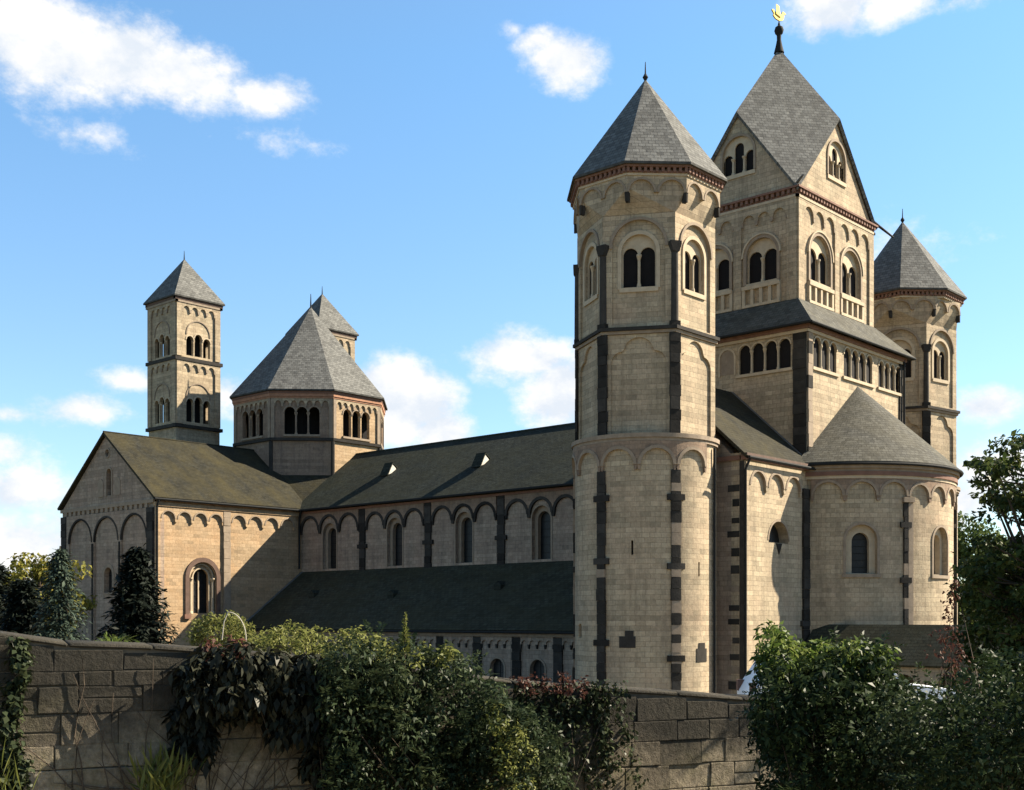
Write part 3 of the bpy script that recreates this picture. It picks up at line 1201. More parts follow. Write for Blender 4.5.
def side_hall(xa, xb, outer, detail):
    """the low arms beside the west tower; outer = X of the gable"""
    ya, yb = 34.98, 45.6
    yr, ze, zr = 40.3, 14.55, 19.35
    org = (outer, yr, 0)
    W = Flat(xa, ya, 270)
    L = xb - xa
    wall = Part()
    ocu = arch(60.5 - xa, 9.72, 1.08, 9.85, 16) if detail else None
    wall.prism([(0, 0), (L, 0), (L, ze - .1), (0, ze - .1)], -.8, 0, W, 'tuff', [ocu] if detail else [])
    N = Flat(outer, yb, 180) if detail else Flat(outer, ya, 0)
    LN = yb - ya - .8
    g = LN * 1.0
    if detail:
        wall.prism([(0, 0), (LN, 0), (LN, 14.4), (yb - yr, zr - .3), (0, 14.4)], -.8, 0, N, 'tuff_old')
    else:
        wall.prism([(.8, 0), (LN + .8, 0), (LN + .8, 14.4), (yr - ya, zr - .3), (.8, 14.4)], -.8, 0, N, 'tuff')
    T = wall.build('side_hall', org, church)
    k = (zr - ze) / (yr - ya)
    xo = outer - .25 if detail else outer + .25
    xi = xb + .2 if detail else xa - .2
    p = Part()
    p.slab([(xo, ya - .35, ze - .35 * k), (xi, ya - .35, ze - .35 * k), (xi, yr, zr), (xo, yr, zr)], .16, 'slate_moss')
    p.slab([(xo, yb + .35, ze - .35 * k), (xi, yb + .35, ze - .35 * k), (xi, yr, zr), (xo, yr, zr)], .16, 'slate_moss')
    p.build('roof', org, T, smooth=0)
    if not detail:
        return
    # lead against the gallery wall
    p = Part()
    p.slab([(64.0, ya - .3, ze - .3 * k + .03), (64.28, ya - .3, ze - .3 * k + .03), (64.28, yr, zr + .03), (64.0, yr, zr + .03)], .03, 'lead')
    p.build('flashing', org, T)
    p = Part()
    frieze(p, W, .28, 6.0, 14.05, 12.75, 3, .76, .15, 'tuff', ring=.15, ringmat='sand_old')
    p.box(.003, .29, 0, 14.05, -.02, .14, W, 'tuff')
    p.build('arch_frieze', org, T)
    p = Part()
    p.box(-.15, L, 14.05, 14.22, -.1, .22, W, 'red')
    p.box(-.2, L, 14.22, 14.40, -.1, .32, W, 'trim')
    p.box(LN - 3, LN + .6, 14.05, 14.3, -.1, .15, N, 'red')
    p.build('cornice', org, T)
    p = Part()
    p.tube([(outer - .3, ya - .5, ze - .42), (xb - 1, ya - .5, ze - .42)], .09, 'pipe', 6)
    p.build('gutter', org, T)
    p = Part()
    p.tube([(outer - .12, ya - .45, 14.1), (outer - .12, ya - .16, 13.5), (outer - .12, ya - .16, 0)], .075, 'pipe')
    p.build('drainpipe', org, T)
    p = Part()
    p.prism(arch(60.5 - xa, 9.7, 1.1, 9.85, 16), -.66, -.6, W, 'glass')
    p.prism([(60.18 - xa, 9.70), (60.5 - xa, 9.08), (60.82 - xa, 9.70)], -.05, .05, W, 'basalt')
    p.prism(arch_ring(60.5 - xa, 9.85, 1.076, 9.85, .12, 16), -.02, .03, W, 'sand_old')
    p.build('window', org, T)
    p = Part()
    z = .6
    i = 0
    qr = random.Random(5)
    while z < 13.4:
        p.box(LN + .8 - qr.uniform(.72, 1.08), LN + .8 - .30, z, z + qr.uniform(.28, .46), -.02, .02, N, 'basalt' if qr.random() < .8 else 'sand_old')
        z += qr.uniform(.70, 1.05)
        i += 1
    p.box(LN + .8 - .27, LN + .798, 0, 14.0, -.02, .03, N, 'basalt')
    p.build('quoin', org, T)
    p = Part()
    pilaster(p, W, 63.50 - xa, .36, 0, 13.0, .14, (5.2,), 'basalt', None, 1, .6)
    p.build('pilaster', org, T)


side_hall(56.87, 65.2, 56.87, True)
side_hall(76.2, 84.51, 84.51, False)


def apse():
    cx, cy, rad = CX, 37.0, 7.2
    org = (cx, cy, 0)
    c = Cyl(cx, cy, rad, 270, 5)
    U = c.u
    wall = Part()
    wins = (220.5, 267, 319.5)
    wall.prism([(U(192), 0), (U(348), 0), (U(348), 14.4), (U(192), 14.4)], -1.2, 0, c, 'tuff', [arch(U(a), 8.05, .90, 10.0, 16) for a in wins])
    T = wall.build('apse', org, church)
    p = Part()
    for a0, a1, n in ((198, 243, 3), (243, 297, 4), (297, 342, 3)):
        frieze(p, c, U(a0), U(a1), 13.55, 12.55, n, (U(a1) - U(a0)) / n / 2 - .14, .14, 'tuff_rose', ring=.14, ringmat='sand_old')
    p.build('arch_frieze', org, T)
    for a in (243, 297):
        p = Part()
        pilaster(p, c, U(a) - .15, .14, 0, 12.5, .13, (10.9, 7.7, 4.9), 'basalt', 'sand_old', .85, .6)
        p.box(U(a) + .0, U(a) + .34, 0, 12.3, -.03, .12, c, 'sand_old')
        if True:
            p.box(U(a) - .36, U(a) + .36, 12.2, 12.5, -.02, .22, c, 'sand_old')
        p.build('pilaster', org, T)
    p = Part()
    for z0, z1, w, m in ((13.55, 13.72, .18, 'sand'), (13.72, 13.95, .26, 'red'), (13.95, 14.12, .2, 'sand_old'), (14.12, 14.42, .36, 'sand_old')):
        p.box(U(193), U(347), z0, z1, -.1, w, c, m)
    p.build('cornice', org, T)
    for a in wins[:2]:
        u = U(a)
        p = Part()
        # stepped reveal
        p.prism(arch(u, 8.03, .93, 10.0, 16), -.62, -.3, c, 'sand', [arch(u, 8.1, .52, 9.93, 14)])
        p.prism(arch(u, 8.0, .6, 9.93, 14), -.75, -.66, c, 'glass')
        p.prism(arch_ring(u, 8.05, .896, 10.0, .15, 16), -.02, .05, c, 'sand_old')
        p.box(u - 1.1, u + 1.1, 7.86, 8.05, -.62, .10, c, 'sand_old')
        k = 8.45
        while k < 10.4:
            p.box(u - .5, u + .5, k, k + .03, -.67, -.63, c, 'pipe')
            k += .4
        p.build('window', org, T)
    # half-cone roof
    p = Part()
    n = 48
    re, ze = 7.64, 14.5
    ax, ay, az = CX, 35.3, 20.0
    for k in range(n):
        a0, a1 = R(192 + 156 * k / n), R(192 + 156 * (k + 1) / n)
        q0 = Vector((cx + re * math.cos(a0), cy + re * math.sin(a0), ze))
        q1 = Vector((cx + re * math.cos(a1), cy + re * math.sin(a1), ze))
        A = Vector((ax, ay, az))
        l = (A - q0).length
        u0, u1 = a0 * re, a1 * re
        vs = [q0[:], q1[:], A[:], (q0.x, q0.y, ze - .14), (q1.x, q1.y, ze - .14), (cx, cy, ze - .14)]
        p.add(vs, [(0, 1, 2), (0, 3, 4, 1), (3, 5, 4)], [[(u0, 0), (u1, 0), ((u0 + u1) / 2, l)], [(0, 0)] * 4, [(0, 0)] * 3], 'slate_worn')
    p.build('roof', org, T, smooth=0)
    p = Part()
    pts = [(cx + 7.7 * math.cos(R(a)), cy + 7.7 * math.sin(R(a)), 14.36) for a in np.linspace(194, 346, 50)]
    p.tube(pts, .09, 'pipe', 6)
    p.build('gutter', org, T)


apse()


def nave():
    xn, ya, yb = 63.92, 44.0, 82.45
    ze, zr = 14.5, 20.15
    org = (CX, 63, 0)
    N = Flat(xn, yb, 180)                # u = yb - Y
    L = yb - ya
    bays = [(yb - 82.4, yb - 74.93), (yb - 74.07, yb - 67.33), (yb - 66.47, yb - 59.78), (yb - 58.92, yb - 52.2), (yb - 51.35, yb - 44.6)]
    wall = Part()
    wall.prism([(0, 6), (L, 6), (L, ze), (0, ze)], -.9, 0, N, 'tuff_old', [arch((a + b) / 2, 9.62, .88, 12.5, 14) for a, b in bays])
    wall.box(0, L, 6, ze, -.9, 0, Flat(2 * CX - xn, ya, 0), 'tuff_old')
    T = wall.build('nave', org, church)
    for a, b in bays:
        p = Part()
        d = (b - a) / 3
        frieze(p, N, a, b, 14.3, 12.85, 3, d / 2 - .18, .14, 'tuff_rose', ring=.22, ringmat='basalt', corbel='basalt')
        p.build('arch_frieze', org, T)
        u = (a + b) / 2
        p = Part()
        p.prism(arch(u, 9.6, .91, 12.5, 14), -.6, -.28, N, 'sand_old', [arch(u, 9.65, .58, 12.42, 14)])
        p.prism(arch(u, 9.6, .62, 12.42, 14), -.72, -.64, N, 'glass')
        p.prism(arch_ring(u, 9.5, .876, 12.5, .12, 14), -.02, .035, N, 'sand_old')
        k = 10.1
        while k < 12.8:
            p.box(u - .57, u + .57, k, k + .035, -.65, -.61, N, 'pipe')
            k += .55
        p.build('window', org, T)
    for b in bays[:4]:
        p = Part()
        pilaster(p, N, b[1] + .43, .34, 9.0, 14.3, .14, (11.3,), 'basalt', None, 1, .6)
        p.build('pilaster', org, T)
    p = Part()
    p.box(0, L, 14.3, 14.48, -.1, .22, N, 'red')
    p.build('cornice', org, T)
    k = (zr - 14.75) / (CX - 63.5)
    p = Part()
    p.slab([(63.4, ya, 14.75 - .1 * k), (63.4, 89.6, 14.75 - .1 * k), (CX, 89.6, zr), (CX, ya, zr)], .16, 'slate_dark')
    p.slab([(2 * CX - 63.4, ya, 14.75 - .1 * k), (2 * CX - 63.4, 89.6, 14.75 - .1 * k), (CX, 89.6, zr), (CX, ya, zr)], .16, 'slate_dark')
    rf = p.build('roof', org, T, smooth=0)
    p = Part()
    p.tube([(CX, ya, zr), (CX, 84, zr)], .1, 'slate_dark', 6)
    p.build('ridge_capping', org, T)
    p = Part()
    p.tube([(63.32, ya, 14.58), (63.32, 82.2, 14.58)], .09, 'pipe', 6)
    p.build('gutter', org, T)
    # little gabled roof vents
    for px, py in ((390, 471), (482, 462)):
        # where the sight ray meets the slope
        t = (px - 512) / FPX
        ca, sa = math.cos(R(VIEW)), math.sin(R(VIEW))
        dx, dy, dz = ca + t * sa, sa - t * ca, (620.1 - py) / FPX
        s_ = (14.75 - k * 63.5 - EYE) / (dz - k * dx)
        X, Y, Z = s_ * dx, s_ * dy, EYE + s_ * dz
        q = Part()
        Wf = Flat(X - .2, Y - .55, 270)
        q.prism([(-.50, Z - .40), (.50, Z + .02), (-.02, Z + .56)], -.8, 0, Wf, 'render')
        a, b, c = (X - .80, Y - .6, Z - .45), (X - .22, Y - .6, Z + .66), (X + .55, Y - .6, Z + .10)
        q.slab([a, b, (b[0], Y + .4, b[2]), (a[0], Y + .4, a[2])], .06, 'slate_dark')
        q.slab([b, c, (c[0], Y + .4, c[2]), (b[0], Y + .4, b[2])], .06, 'slate_dark')
        q.build('roof_vent', org, T, smooth=0)


nave()


def side_aisle():
    xa, ya, yb = 58.06, 42.5, 82.45
    org = (xa, 63, 0)
    N = Flat(xa, yb, 180)
    L = yb - ya
    pil = [yb - (49.05 + 3.5 * k) for k in range(9)]
    wall = Part()
    wins = [p + 1.75 for p in pil]
    wall.prism([(0, -.5), (L, -.5), (L, 4.75), (0, 4.75)], -.7, 0, N, 'tuff_old', [arch(u, .6, .62, 2.28, 12) for u in wins if 1 < u < L - 1])
    T = wall.build('side_aisle', org, church)
    for u in wins:
        if 1 < u < L - 1 and u > 18:
            glazed_window(T, org, N, u, .6, .62, 2.28, .3, .12, 'sand_old')
    p = Part()
    for u in pil:
        frieze(p, N, u + .36, u + 3.14, 4.35, 3.85, 4, .26, .12, 'tuff_old', corbel='basalt')
    p.build('arch_frieze', org, T)
    for u in pil:
        if u > 18:
            p = Part()
            pilaster(p, N, u, .36, -.5, 4.3, .13, (), 'basalt', None, 1, .6)
            p.build('pilaster', org, T)
    p = Part()
    p.box(0, L, 4.35, 4.6, -.1, .2, N, 'sand_old')
    p.build('cornice', org, T)
    p = Part()
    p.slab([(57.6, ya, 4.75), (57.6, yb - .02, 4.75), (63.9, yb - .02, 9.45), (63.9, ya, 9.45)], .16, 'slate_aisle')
    p.build('roof', org, T, smooth=0)
    k = (9.45 - 4.75) / 6.3
    p = Part()
    p.tube([(57.5, ya, 4.62), (57.5, yb - .1, 4.62)], .09, 'pipe', 6)
    p.build('gutter', org, T)
    p = Part()
    p.slab([(57.6, yb - .28, 4.80), (57.6, yb - .03, 4.80), (63.9, yb - .03, 9.5), (63.9, yb - .28, 9.5)], .05, 'lead')
    p.build('flashing', org, T)
    for X, Y in ((61.2, 77.2), (61.0, 67.6), (61.6, 57.3)):
        Z = 4.75 + (X - 57.6) * k
        q = Part()
        F = Flat(X - .35, Y, 180)
        q.prism([(-.32, Z - .35), (.32, Z - .35), (.32, Z + .1), (0, Z + .36), (-.32, Z + .1)], -.8, 0, F, 'slate_dark')
        q.build('roof_vent', org, T, smooth=0)


side_aisle()


def transept():
    x0, x1, y0, y1 = 50.06, 91.3, 82.45, 96.78
    ze, zr, ym = 14.6, 20.45, 89.6
    org = (x0, ym, 0)
    W = Flat(x0, y0, 270)
    N = Flat(x0, y1, 180)
    S = Flat(x1, y0, 0)
    E_ = Flat(x1, y1, 90)
    LW, LN = x1 - x0, y1 - y0
    wall = Part()
    du, dsp = 54.25 - x0, 8.72
    wall.prism([(.8, -.5), (LW - .8, -.5), (LW - .8, ze), (.8, ze)], -.8, 0, W, 'tuff_warm', [arch(du, 5.9, 1.24, dsp, 16)])
    wall.box(.8, LW - .8, -.5, ze, -.8, 0, E_, 'tuff_old')
    gw = y1 - 89.2
    for mp in (N, S):
        h = [arch(gw, 15.35, .38, 17.1, 10), circle(y1 - 89.46, 18.75, .3, 14), arch(y1 - 89.3, 7.6, .62, 9.0, 12)] if mp is N else []
        m = y1 - ym if mp is N else ym - y0
        wall.prism([(0, -.5), (LN, -.5), (LN, ze), (m, zr - .2), (0, ze)], -.8, 0, mp, 'tuff_old', h)
    T = wall.build('transept', org, church)
    # west wall
    p = Part()
    p.box(.003, .36, -.5, 14.1, -.02, .16, W, 'tuff_warm')
    frieze(p, W, .36, 56.12 - x0, 14.1, 13.2, 4, .56, .16, 'tuff_warm', ring=.1, ringmat='sand_old')
    frieze(p, W, 56.76 - x0, 63.2 - x0, 14.1, 13.2, 4, .62, .16, 'tuff_warm', ring=.1, ringmat='sand_old')
    p.build('arch_frieze', org, T)
    p = Part()
    pilaster(p, W, 56.44 - x0, .32, -.5, 14.1, .18, (), 'sand_old', None, 1, .6)
    p.build('pilaster', org, T)
    p = Part()
    p.prism(arch(du, 5.85, 1.27, dsp, 16), -.62, -.3, W, 'tuff_warm', [arch(du, 5.95, .78, dsp, 14)])
    p.prism(arch_ring(du, 5.6, 1.236, dsp, .36, 18), -.02, .12, W, 'trim')
    p.prism(arch_ring(du, 5.9, 1.02, dsp, .1, 16), -.3, -.14, W, 'sand')
    p.prism(arch_ring(du, 5.9, .70, dsp, .1, 16), -.3, -.2, W, 'sand')
    p.prism(arch(du, 5.8, .80, dsp, 14), -.75, -.66, W, 'glass')
    p.box(du - .05, du + .05, 5.9, dsp + .5, -.66, -.55, W, 'sand')
    for s in (-1, 1):
        p.column(du + s * 1.0, -.16, 5.9, dsp, .12, W, 'sand')
        p.box(du + s * 1.42 - .28, du + s * 1.42 + .28, 5.5, 5.85, -.02, .2, W, 'red')
    k = 6.3
    while k < 9.3:
        p.box(du - .76, du + .76, k, k + .035, -.67, -.62, W, 'pipe')
        k += .5
    p.build('window', org, T)
    p = Part()
    p.box(-.1, 63.5 - x0, 14.1, 14.4, -.1, .24, W, 'tuff_warm')
    p.box(-.1, LN, 14.35, 14.62, -.1, .16, N, 'sand_old')
    dentils(p, N, .4, LN - .7, 14.02, 14.35, .14, 'sand_old', .72)
    p.build('cornice', org, T)
    # north gable
    p = Part()
    cs = [y1 - 93.62, y1 - 89.5, y1 - 85.3]
    holes = [arch(c, -.4, 1.82, 11.75, 18) for c in cs]
    p.prism([(.9, -.5), (LN - 1.0, -.5), (LN - 1.0, 14.0), (.9, 14.0)], -.02, .14, N, 'tuff_old', holes)
    for c in cs:
        p.prism(arch_ring(c, 11.7, 1.815, 11.75, .16, 18), -.02, .17, N, 'basalt')
    p.build('blind_arch', org, T)
    for u in (.45, (cs[0] + cs[1]) / 2, (cs[1] + cs[2]) / 2, LN - .5):
        p = Part()
        e = .42 if u in (.45, LN - .5) else .12
        pilaster(p, N, u, e, -.5, 14.0 if e > .2 else 11.6, .2, (), 'basalt', None, 1, .6)
        p.build('pilaster', org, T)
    p = Part()
    p.prism(arch(gw, 15.3, .4, 17.1, 10), -.5, -.42, N, 'glass')
    p.prism(arch_ring(gw, 15.3, .376, 17.1, .14, 12), -.02, .05, N, 'sand_old')
    p.prism(circle(y1 - 89.46, 18.75, .31, 14), -.5, -.42, N, 'glass')
    p.prism(circle(y1 - 89.46, 18.75, .42, 14), -.02, .05, N, 'sand_old', [circle(y1 - 89.46, 18.75, .296, 14)])
    for s in (-1.3, 1.3):
        p.prism(arch(gw + s, 15.3, .42, 16.3, 10), -.02, .04, N, 'sand_old')
    p.build('window', org, T)
    glazed_window(T, org, N, y1 - 89.3, 7.6, .62, 9.0, .4, .3, 'sand_old')
    k = (zr - 14.75) / (ym - 82.05)
    p = Part()
    xo, xe = x0 - .3, x1 + .3
    for s in (-1, 1):
        e = ym + s * (ym - 82.05)
        p.slab([(xo, e, 14.75), (xe, e, 14.75), (xe, ym, zr), (xo, ym, zr)], .18, 'slate_moss')
    p.build('roof', org, T, smooth=0)
    p = Part()
    p.tube([(xo, ym, zr), (64.5, ym, zr)], .08, 'slate_moss', 6)
    p.build('ridge_capping', org, T)
    p = Part()
    p.tube([(xo, 81.98, 14.6), (63.4, 81.98, 14.6)], .1, 'pipe', 6)
    p.build('gutter', org, T)
    for x in (x0 + .05, 63.55):
        p = Part()
        p.tube([(x, 81.98, 14.5), (x, 82.22, 14.0), (x, 82.22, 0 if x < 60 else 9.7)], .08, 'pipe')
        p.build('drainpipe', org, T)


transept()


def crossing_tower():
    cx, cy, rad = CX, 89.75, 7.0
    ap = rad * math.cos(R(22.5))
    side = 2 * rad * math.sin(R(22.5))
    org = (cx, cy, 0)
    wall = Part()
    fl = [Flat(cx + ap * math.cos(R(45 * k)), cy + ap * math.sin(R(45 * k)), 45 * k) for k in range(8)]
    for f in fl:
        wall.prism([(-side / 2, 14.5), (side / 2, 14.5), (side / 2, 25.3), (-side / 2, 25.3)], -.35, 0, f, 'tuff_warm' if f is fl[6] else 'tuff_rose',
                   [arch(c, 21.6, .47, 23.55, 12) for c in (-1.06, 0, 1.06)])
    T = wall.build('crossing_tower', org, church)
    p = Part()
    p.pyramid(ngon(cx, cy, 6.5, 8, 22.5, 21.5), (cx, cy, 21.51), .3, 'void')
    p.box(-3.9, 3.9, 21.5, 26, -3.9, 3.9, Flat(cx, cy, 45), 'void')  # dark blocks added inside to black out the arcades
    p.box(-3.9, 3.9, 21.5, 25.9, -3.91, 3.91, Flat(cx, cy, 0), 'void')
    p.build('shade_core', org, T)
    for k in (3, 4, 5, 6, 7):
        f = fl[k]
        p = Part()
        for c in (-1.06, 0, 1.06):
            p.prism(arch_ring(c, 23.5, .466, 23.55, .1, 12), -.02, .06, f, 'sand_old')
        for c in (-.53, .53):
            p.column(c, -.17, 21.6, 23.56, .075, f, 'sand')
        p.box(-1.6, 1.6, 21.42, 21.6, -.1, .14, f, 'sand_old')
        p.build('arcade', org, T)
        p = Part()
        frieze(p, f, -side / 2 + .3, side / 2 - .3, 24.75, 24.3, 7, .24, .13, 'tuff', corbel='sand_old')
        p.box(-side / 2, -side / 2 + .3, 21.3, 24.75, -.02, .13, f, 'sand_old')
        p.box(side / 2 - .3, side / 2, 21.3, 24.75, -.02, .13, f, 'sand_old')
        p.build('arch_frieze', org, T)
    p, s = Part(), Part()
    for f in fl:
        p.box(-side / 2 - .08, side / 2 + .08, 24.75, 24.9, -.1, .17, f, 'terracotta')
        p.box(-side / 2 - .1, side / 2 + .1, 24.9, 25.15, -.1, .24, f, 'terracotta')
        p.box(-side / 2 - .1, side / 2 + .1, 25.15, 25.36, -.1, .28, f, 'red')
        s.box(-side / 2 - .08, side / 2 + .08, 21.05, 21.3, -.1, .2, f, 'basalt')
    p.build('cornice', org, T)
    s.build('string_course', org, T)
    for k in range(3, 7):
        a = R(45 * k + 22.5)
        p = Part()
        p.tube([(cx + 7.02 * math.cos(a), cy + 7.02 * math.sin(a), z) for z in (16, 21)], .17, 'basalt', 8)
        p.build('pilaster', org, T)
    p = Part()
    p.pyramid(ngon(cx, cy, 7.5, 8, 22.5, 25.5), (cx, cy, 34.4), .13, 'slate')
    p.build('roof', org, T, smooth=0)
    p = Part()
    p.tube([(cx, cy, 34.2), (cx, cy, 35.6)], .09, 'pipe', 6, .03)
    p.build('finial', org, T)
    # sloping skirts between the eight sides and the roof valleys
    for a in (225, 315, 135, 45):
        p = Part()
        n = Vector((math.cos(R(a)), math.sin(R(a)), 0))
        t = Vector((-n.y, n.x, 0))
        c = Vector((cx, cy, 0)) + n * (ap - .1)
        lowp = Vector((cx, cy, 0)) + n * (ap + 3.2)
        p.slab([(c + t * 2.68 + Vector((0, 0, 18.15)))[:], (c - t * 2.68 + Vector((0, 0, 18.15)))[:], (lowp - t * .4 + Vector((0, 0, 14.9)))[:], (lowp + t * .4 + Vector((0, 0, 14.9)))[:]], .14, 'slate_moss')
        p.build('skirt_roof', org, T, smooth=0)


crossing_tower()


def square_tower(x0, y0):
    s = 4.58
    org = (x0 + s / 2, y0 + s / 2, 0)
    F = [Flat(x0, y0, 270), Flat(x0, y0 + s, 180), Flat(x0 + s, y0 + s, 90), Flat(x0 + s, y0, 0)]
    up = [(s / 2 - .88, .37, 30.75), (s / 2, .38, 31.0), (s / 2 + .88, .37, 30.75)]
    lo = [(s / 2 - .88, .36, 25.1), (s / 2, .38, 25.3), (s / 2 + .88, .36, 25.1)]
    wall = Part()
    for i, f in enumerate(F):
        ins = .32 if i % 2 else 0
        wall.prism([(ins, 10), (s - ins, 10), (s - ins, 34.3), (ins, 34.3)], -.32, 0, f, 'tuff',
                   [arch(u, 29.35, h, v, 10) for u, h, v in up] + [arch(u, 23.35, h, v, 10) for u, h, v in lo])
    wall.box(.33, s - .33, 22.6, 23.3, -s + .33, -.33, F[0], 'void')
    wall.box(.95, s - .95, 23.3, 34, -s + .95, -.95, F[0], 'void')  # dark core added to black out the tower openings
    wall.box(.33, s - .33, 28.7, 29.3, -s + .33, -.33, F[0], 'void')
    T = wall.build('square_tower', org, church)
    for f in F[:2]:
        for st, top in ((up, 34.0), (lo, 28.8)):
            p = Part()
            for u, h, v in st:
                p.prism(arch_ring(u, v, h - .004, v, .1, 10), -.02, .06, f, 'sand')
            for i in range(len(st) - 1):
                um = (st[i][0] + st[i + 1][0]) / 2
                for w in (-.16,):
                    p.column(um, w, (29.35 if st is up else 23.35), min(st[i][2], st[i + 1][2]), .08, f, 'sand')
            m = s / 2
            z = 31.35 if st is up else 25.65
            p.prism(arch_ring(m, z - .1, 1.18, z, .10, 16), -.02, .07, f, 'sand_old')
            p.build('arcade', org, T)
            p = Part()
            b = 29.2 if st is up else 23.1
            frieze(p, f, .55, s - .55, top, top - .55, 4, .30, .14, 'tuff', corbel='sand_old')
            p.box(.003, .56, b, top, -.02, .14, f, 'tuff')
            p.box(s - .56, s - .003, b, top, -.02, .14, f, 'tuff')
            p.build('arch_frieze', org, T)
    for z in (22.75, 28.8):
        p = Part()
        for f in F:
            p.box(-.2, s + .2, z, z + .3, -.1, .22, f, 'basalt')
        p.build('string_course', org, T)
    p = Part()
    for f in F:
        p.box(-.2, s + .2, 34.0, 34.2, -.1, .2, f, 'sand_old')
        p.box(-.22, s + .22, 34.2, 34.45, -.1, .22, f, 'trim')
    p.build('cornice', org, T)
    p = Part()
    c = s / 2
    o = c + .36
    p.pyramid([(org[0] - o, org[1] - o, 34.58), (org[0] + o, org[1] - o, 34.58), (org[0] + o, org[1] + o, 34.58), (org[0] - o, org[1] + o, 34.58)], (org[0], org[1], 38.75), .13, 'slate')
    p.build('roof', org, T, smooth=0)
    p = Part()
    p.tube([(org[0], org[1], 38.6), (org[0], org[1], 39.5)], .07, 'pipe', 6, .02)
    p.build('finial', org, T)
    return T


SQ = square_tower(60.33, 95.85)
copy_part(SQ, church, (2 * (CX - 60.33 - 2.29), 0, 0))


def atrium_wing():
    # the low cloister range in front of the west end: its slate roof shows above the shrubs
    ya, yb = 8.0, 34.7
    org = (64.2, 20, 0)
    N = Flat(62.2, yb, 180)
    L = yb - ya
    wall = Part()
    wall.prism([(0, -.5), (L, -.5), (L, 3.1), (0, 3.1)], -.6, 0, N, 'tuff', [arch(1.5 + 2.4 * k, .6, .6, 1.9, 10) for k in range(10)])
    wall.box(.6, L, -.5, 3.1, -4.4, -3.9, N, 'tuff')
    T = wall.build('atrium_wing', org, church)
    p = Part()
    p.slab([(61.8, ya, 3.0), (61.8, yb, 3.0), (64.2, yb, 5.15), (64.2, ya, 5.15)], .14, 'slate_aisle')
    p.slab([(66.6, ya, 3.0), (66.6, yb, 3.0), (64.2, yb, 5.15), (64.2, ya, 5.15)], .14, 'slate_dark')
    p.build('roof', org, T, smooth=0)


atrium_wing()


# ------------------------------------------------------------------ planting and the garden wall
M['wall_block'] = None


def wall_material():
    m, nt, b = new_mat('garden_wall_stone')
    tc = nt.nodes.new('ShaderNodeTexCoord')
    g = nt.nodes.new('ShaderNodeNewGeometry')
    obj = tc.outputs['Object']
    base = ramp(nt, g.outputs['Random Per Island'], [(0.0, (0.15, 0.126, 0.092)), (0.5, (0.23, 0.193, 0.14)), (1.0, (0.34, 0.285, 0.205))])
    f = noise(nt, obj, 14, 6, .75)
    med = noise(nt, obj, 2.2, 6, .7)
    col = mixc(nt, .85, base, ramp(nt, f, [(.28, .25), (.70, 1.1)]), 'MULTIPLY')
    mps = nt.nodes.new('ShaderNodeMapping')
    mps.inputs['Scale'].default_value = (5, 5, .7)
    nt.links.new(obj, mps.inputs[0])
    col = mixc(nt, ramp(nt, noise(nt, mps.outputs[0], 1.0, 6, .7), [(.5, 0), (.75, .6)]), col, (0.05, 0.046, 0.035))
    col = mixc(nt, ramp(nt, med, [(.45, 0), (.72, .65)]), col, (0.085, 0.08, 0.035))
    # tree shade painted into the upper blocks together with black crust, ragged lower edge (uv.y runs down from the top of the wall)
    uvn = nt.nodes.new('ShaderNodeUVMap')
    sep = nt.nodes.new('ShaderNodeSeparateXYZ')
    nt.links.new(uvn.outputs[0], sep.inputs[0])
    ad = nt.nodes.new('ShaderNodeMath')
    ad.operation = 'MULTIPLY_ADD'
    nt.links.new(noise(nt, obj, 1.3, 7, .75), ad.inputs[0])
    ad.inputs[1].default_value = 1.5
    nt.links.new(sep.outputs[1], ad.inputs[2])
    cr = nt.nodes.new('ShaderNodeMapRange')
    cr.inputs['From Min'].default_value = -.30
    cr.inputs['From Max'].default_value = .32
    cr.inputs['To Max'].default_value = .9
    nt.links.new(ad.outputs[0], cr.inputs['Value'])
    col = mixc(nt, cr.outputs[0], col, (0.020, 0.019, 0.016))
    nt.links.new(col, b.inputs['Base Color'])
    b.inputs['Roughness'].default_value = .95
    b.inputs['Specular IOR Level'].default_value = .1
    hm = nt.nodes.new('ShaderNodeMath')
    hm.operation = 'MULTIPLY_ADD'
    nt.links.new(med, hm.inputs[0])
    hm.inputs[1].default_value = 1.5
    nt.links.new(f, hm.inputs[2])
    bump(nt, b, hm.outputs[0], .9, .03)
    return m


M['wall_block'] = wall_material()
M['mortar'] = plain_mat('old_mortar', (0.075, 0.062, 0.045), .95, .5, 4)
M['coping'] = plain_mat('coping_stone', (0.030, 0.028, 0.023), .95, .5, 3, 0, .05, .6)

CA, SA = math.cos(R(VIEW)), math.sin(R(VIEW))


def at(px, py, d):
    t = (px - 512) / FPX
    return np.array((d * (CA + t * SA), d * (SA - t * CA), EYE + (620.1 - py) * d / FPX))


WALL_AZ = 247.0
W0 = at(90, 640, 10.5)
WALL = Flat(W0[0], W0[1], WALL_AZ)


def wall_depth(px, off=0.0):
    """distance along the view to the plane of the garden wall, 'off' metres in front of it"""
    t = (px - 512) / FPX
    dirv = np.array((CA + t * SA, SA - t * CA, 0))
    return float(np.dot(WALL.o - np.array((0, 0, 0)) + WALL.n * off, WALL.n) / np.dot(dirv, WALL.n))


def wall_profile():
    xs, zs = [-12.0], [5.40]
    for px, py in ((0, 626.5), (20, 631), (58, 640), (180, 644.5), (300, 655), (560, 684), (609, 686.5), (672, 690), (705, 693), (760, 697), (1080, 704)):
        q = at(px, py, wall_depth(px))
        xs.append(float(np.dot(q - WALL.o, WALL.U)))
        zs.append(float(q[2]))
    return xs + [xs[-1] + 6], zs + [zs[-1]]


PROF = wall_profile()


def wall_top(u):
    return float(np.interp(u, *PROF))


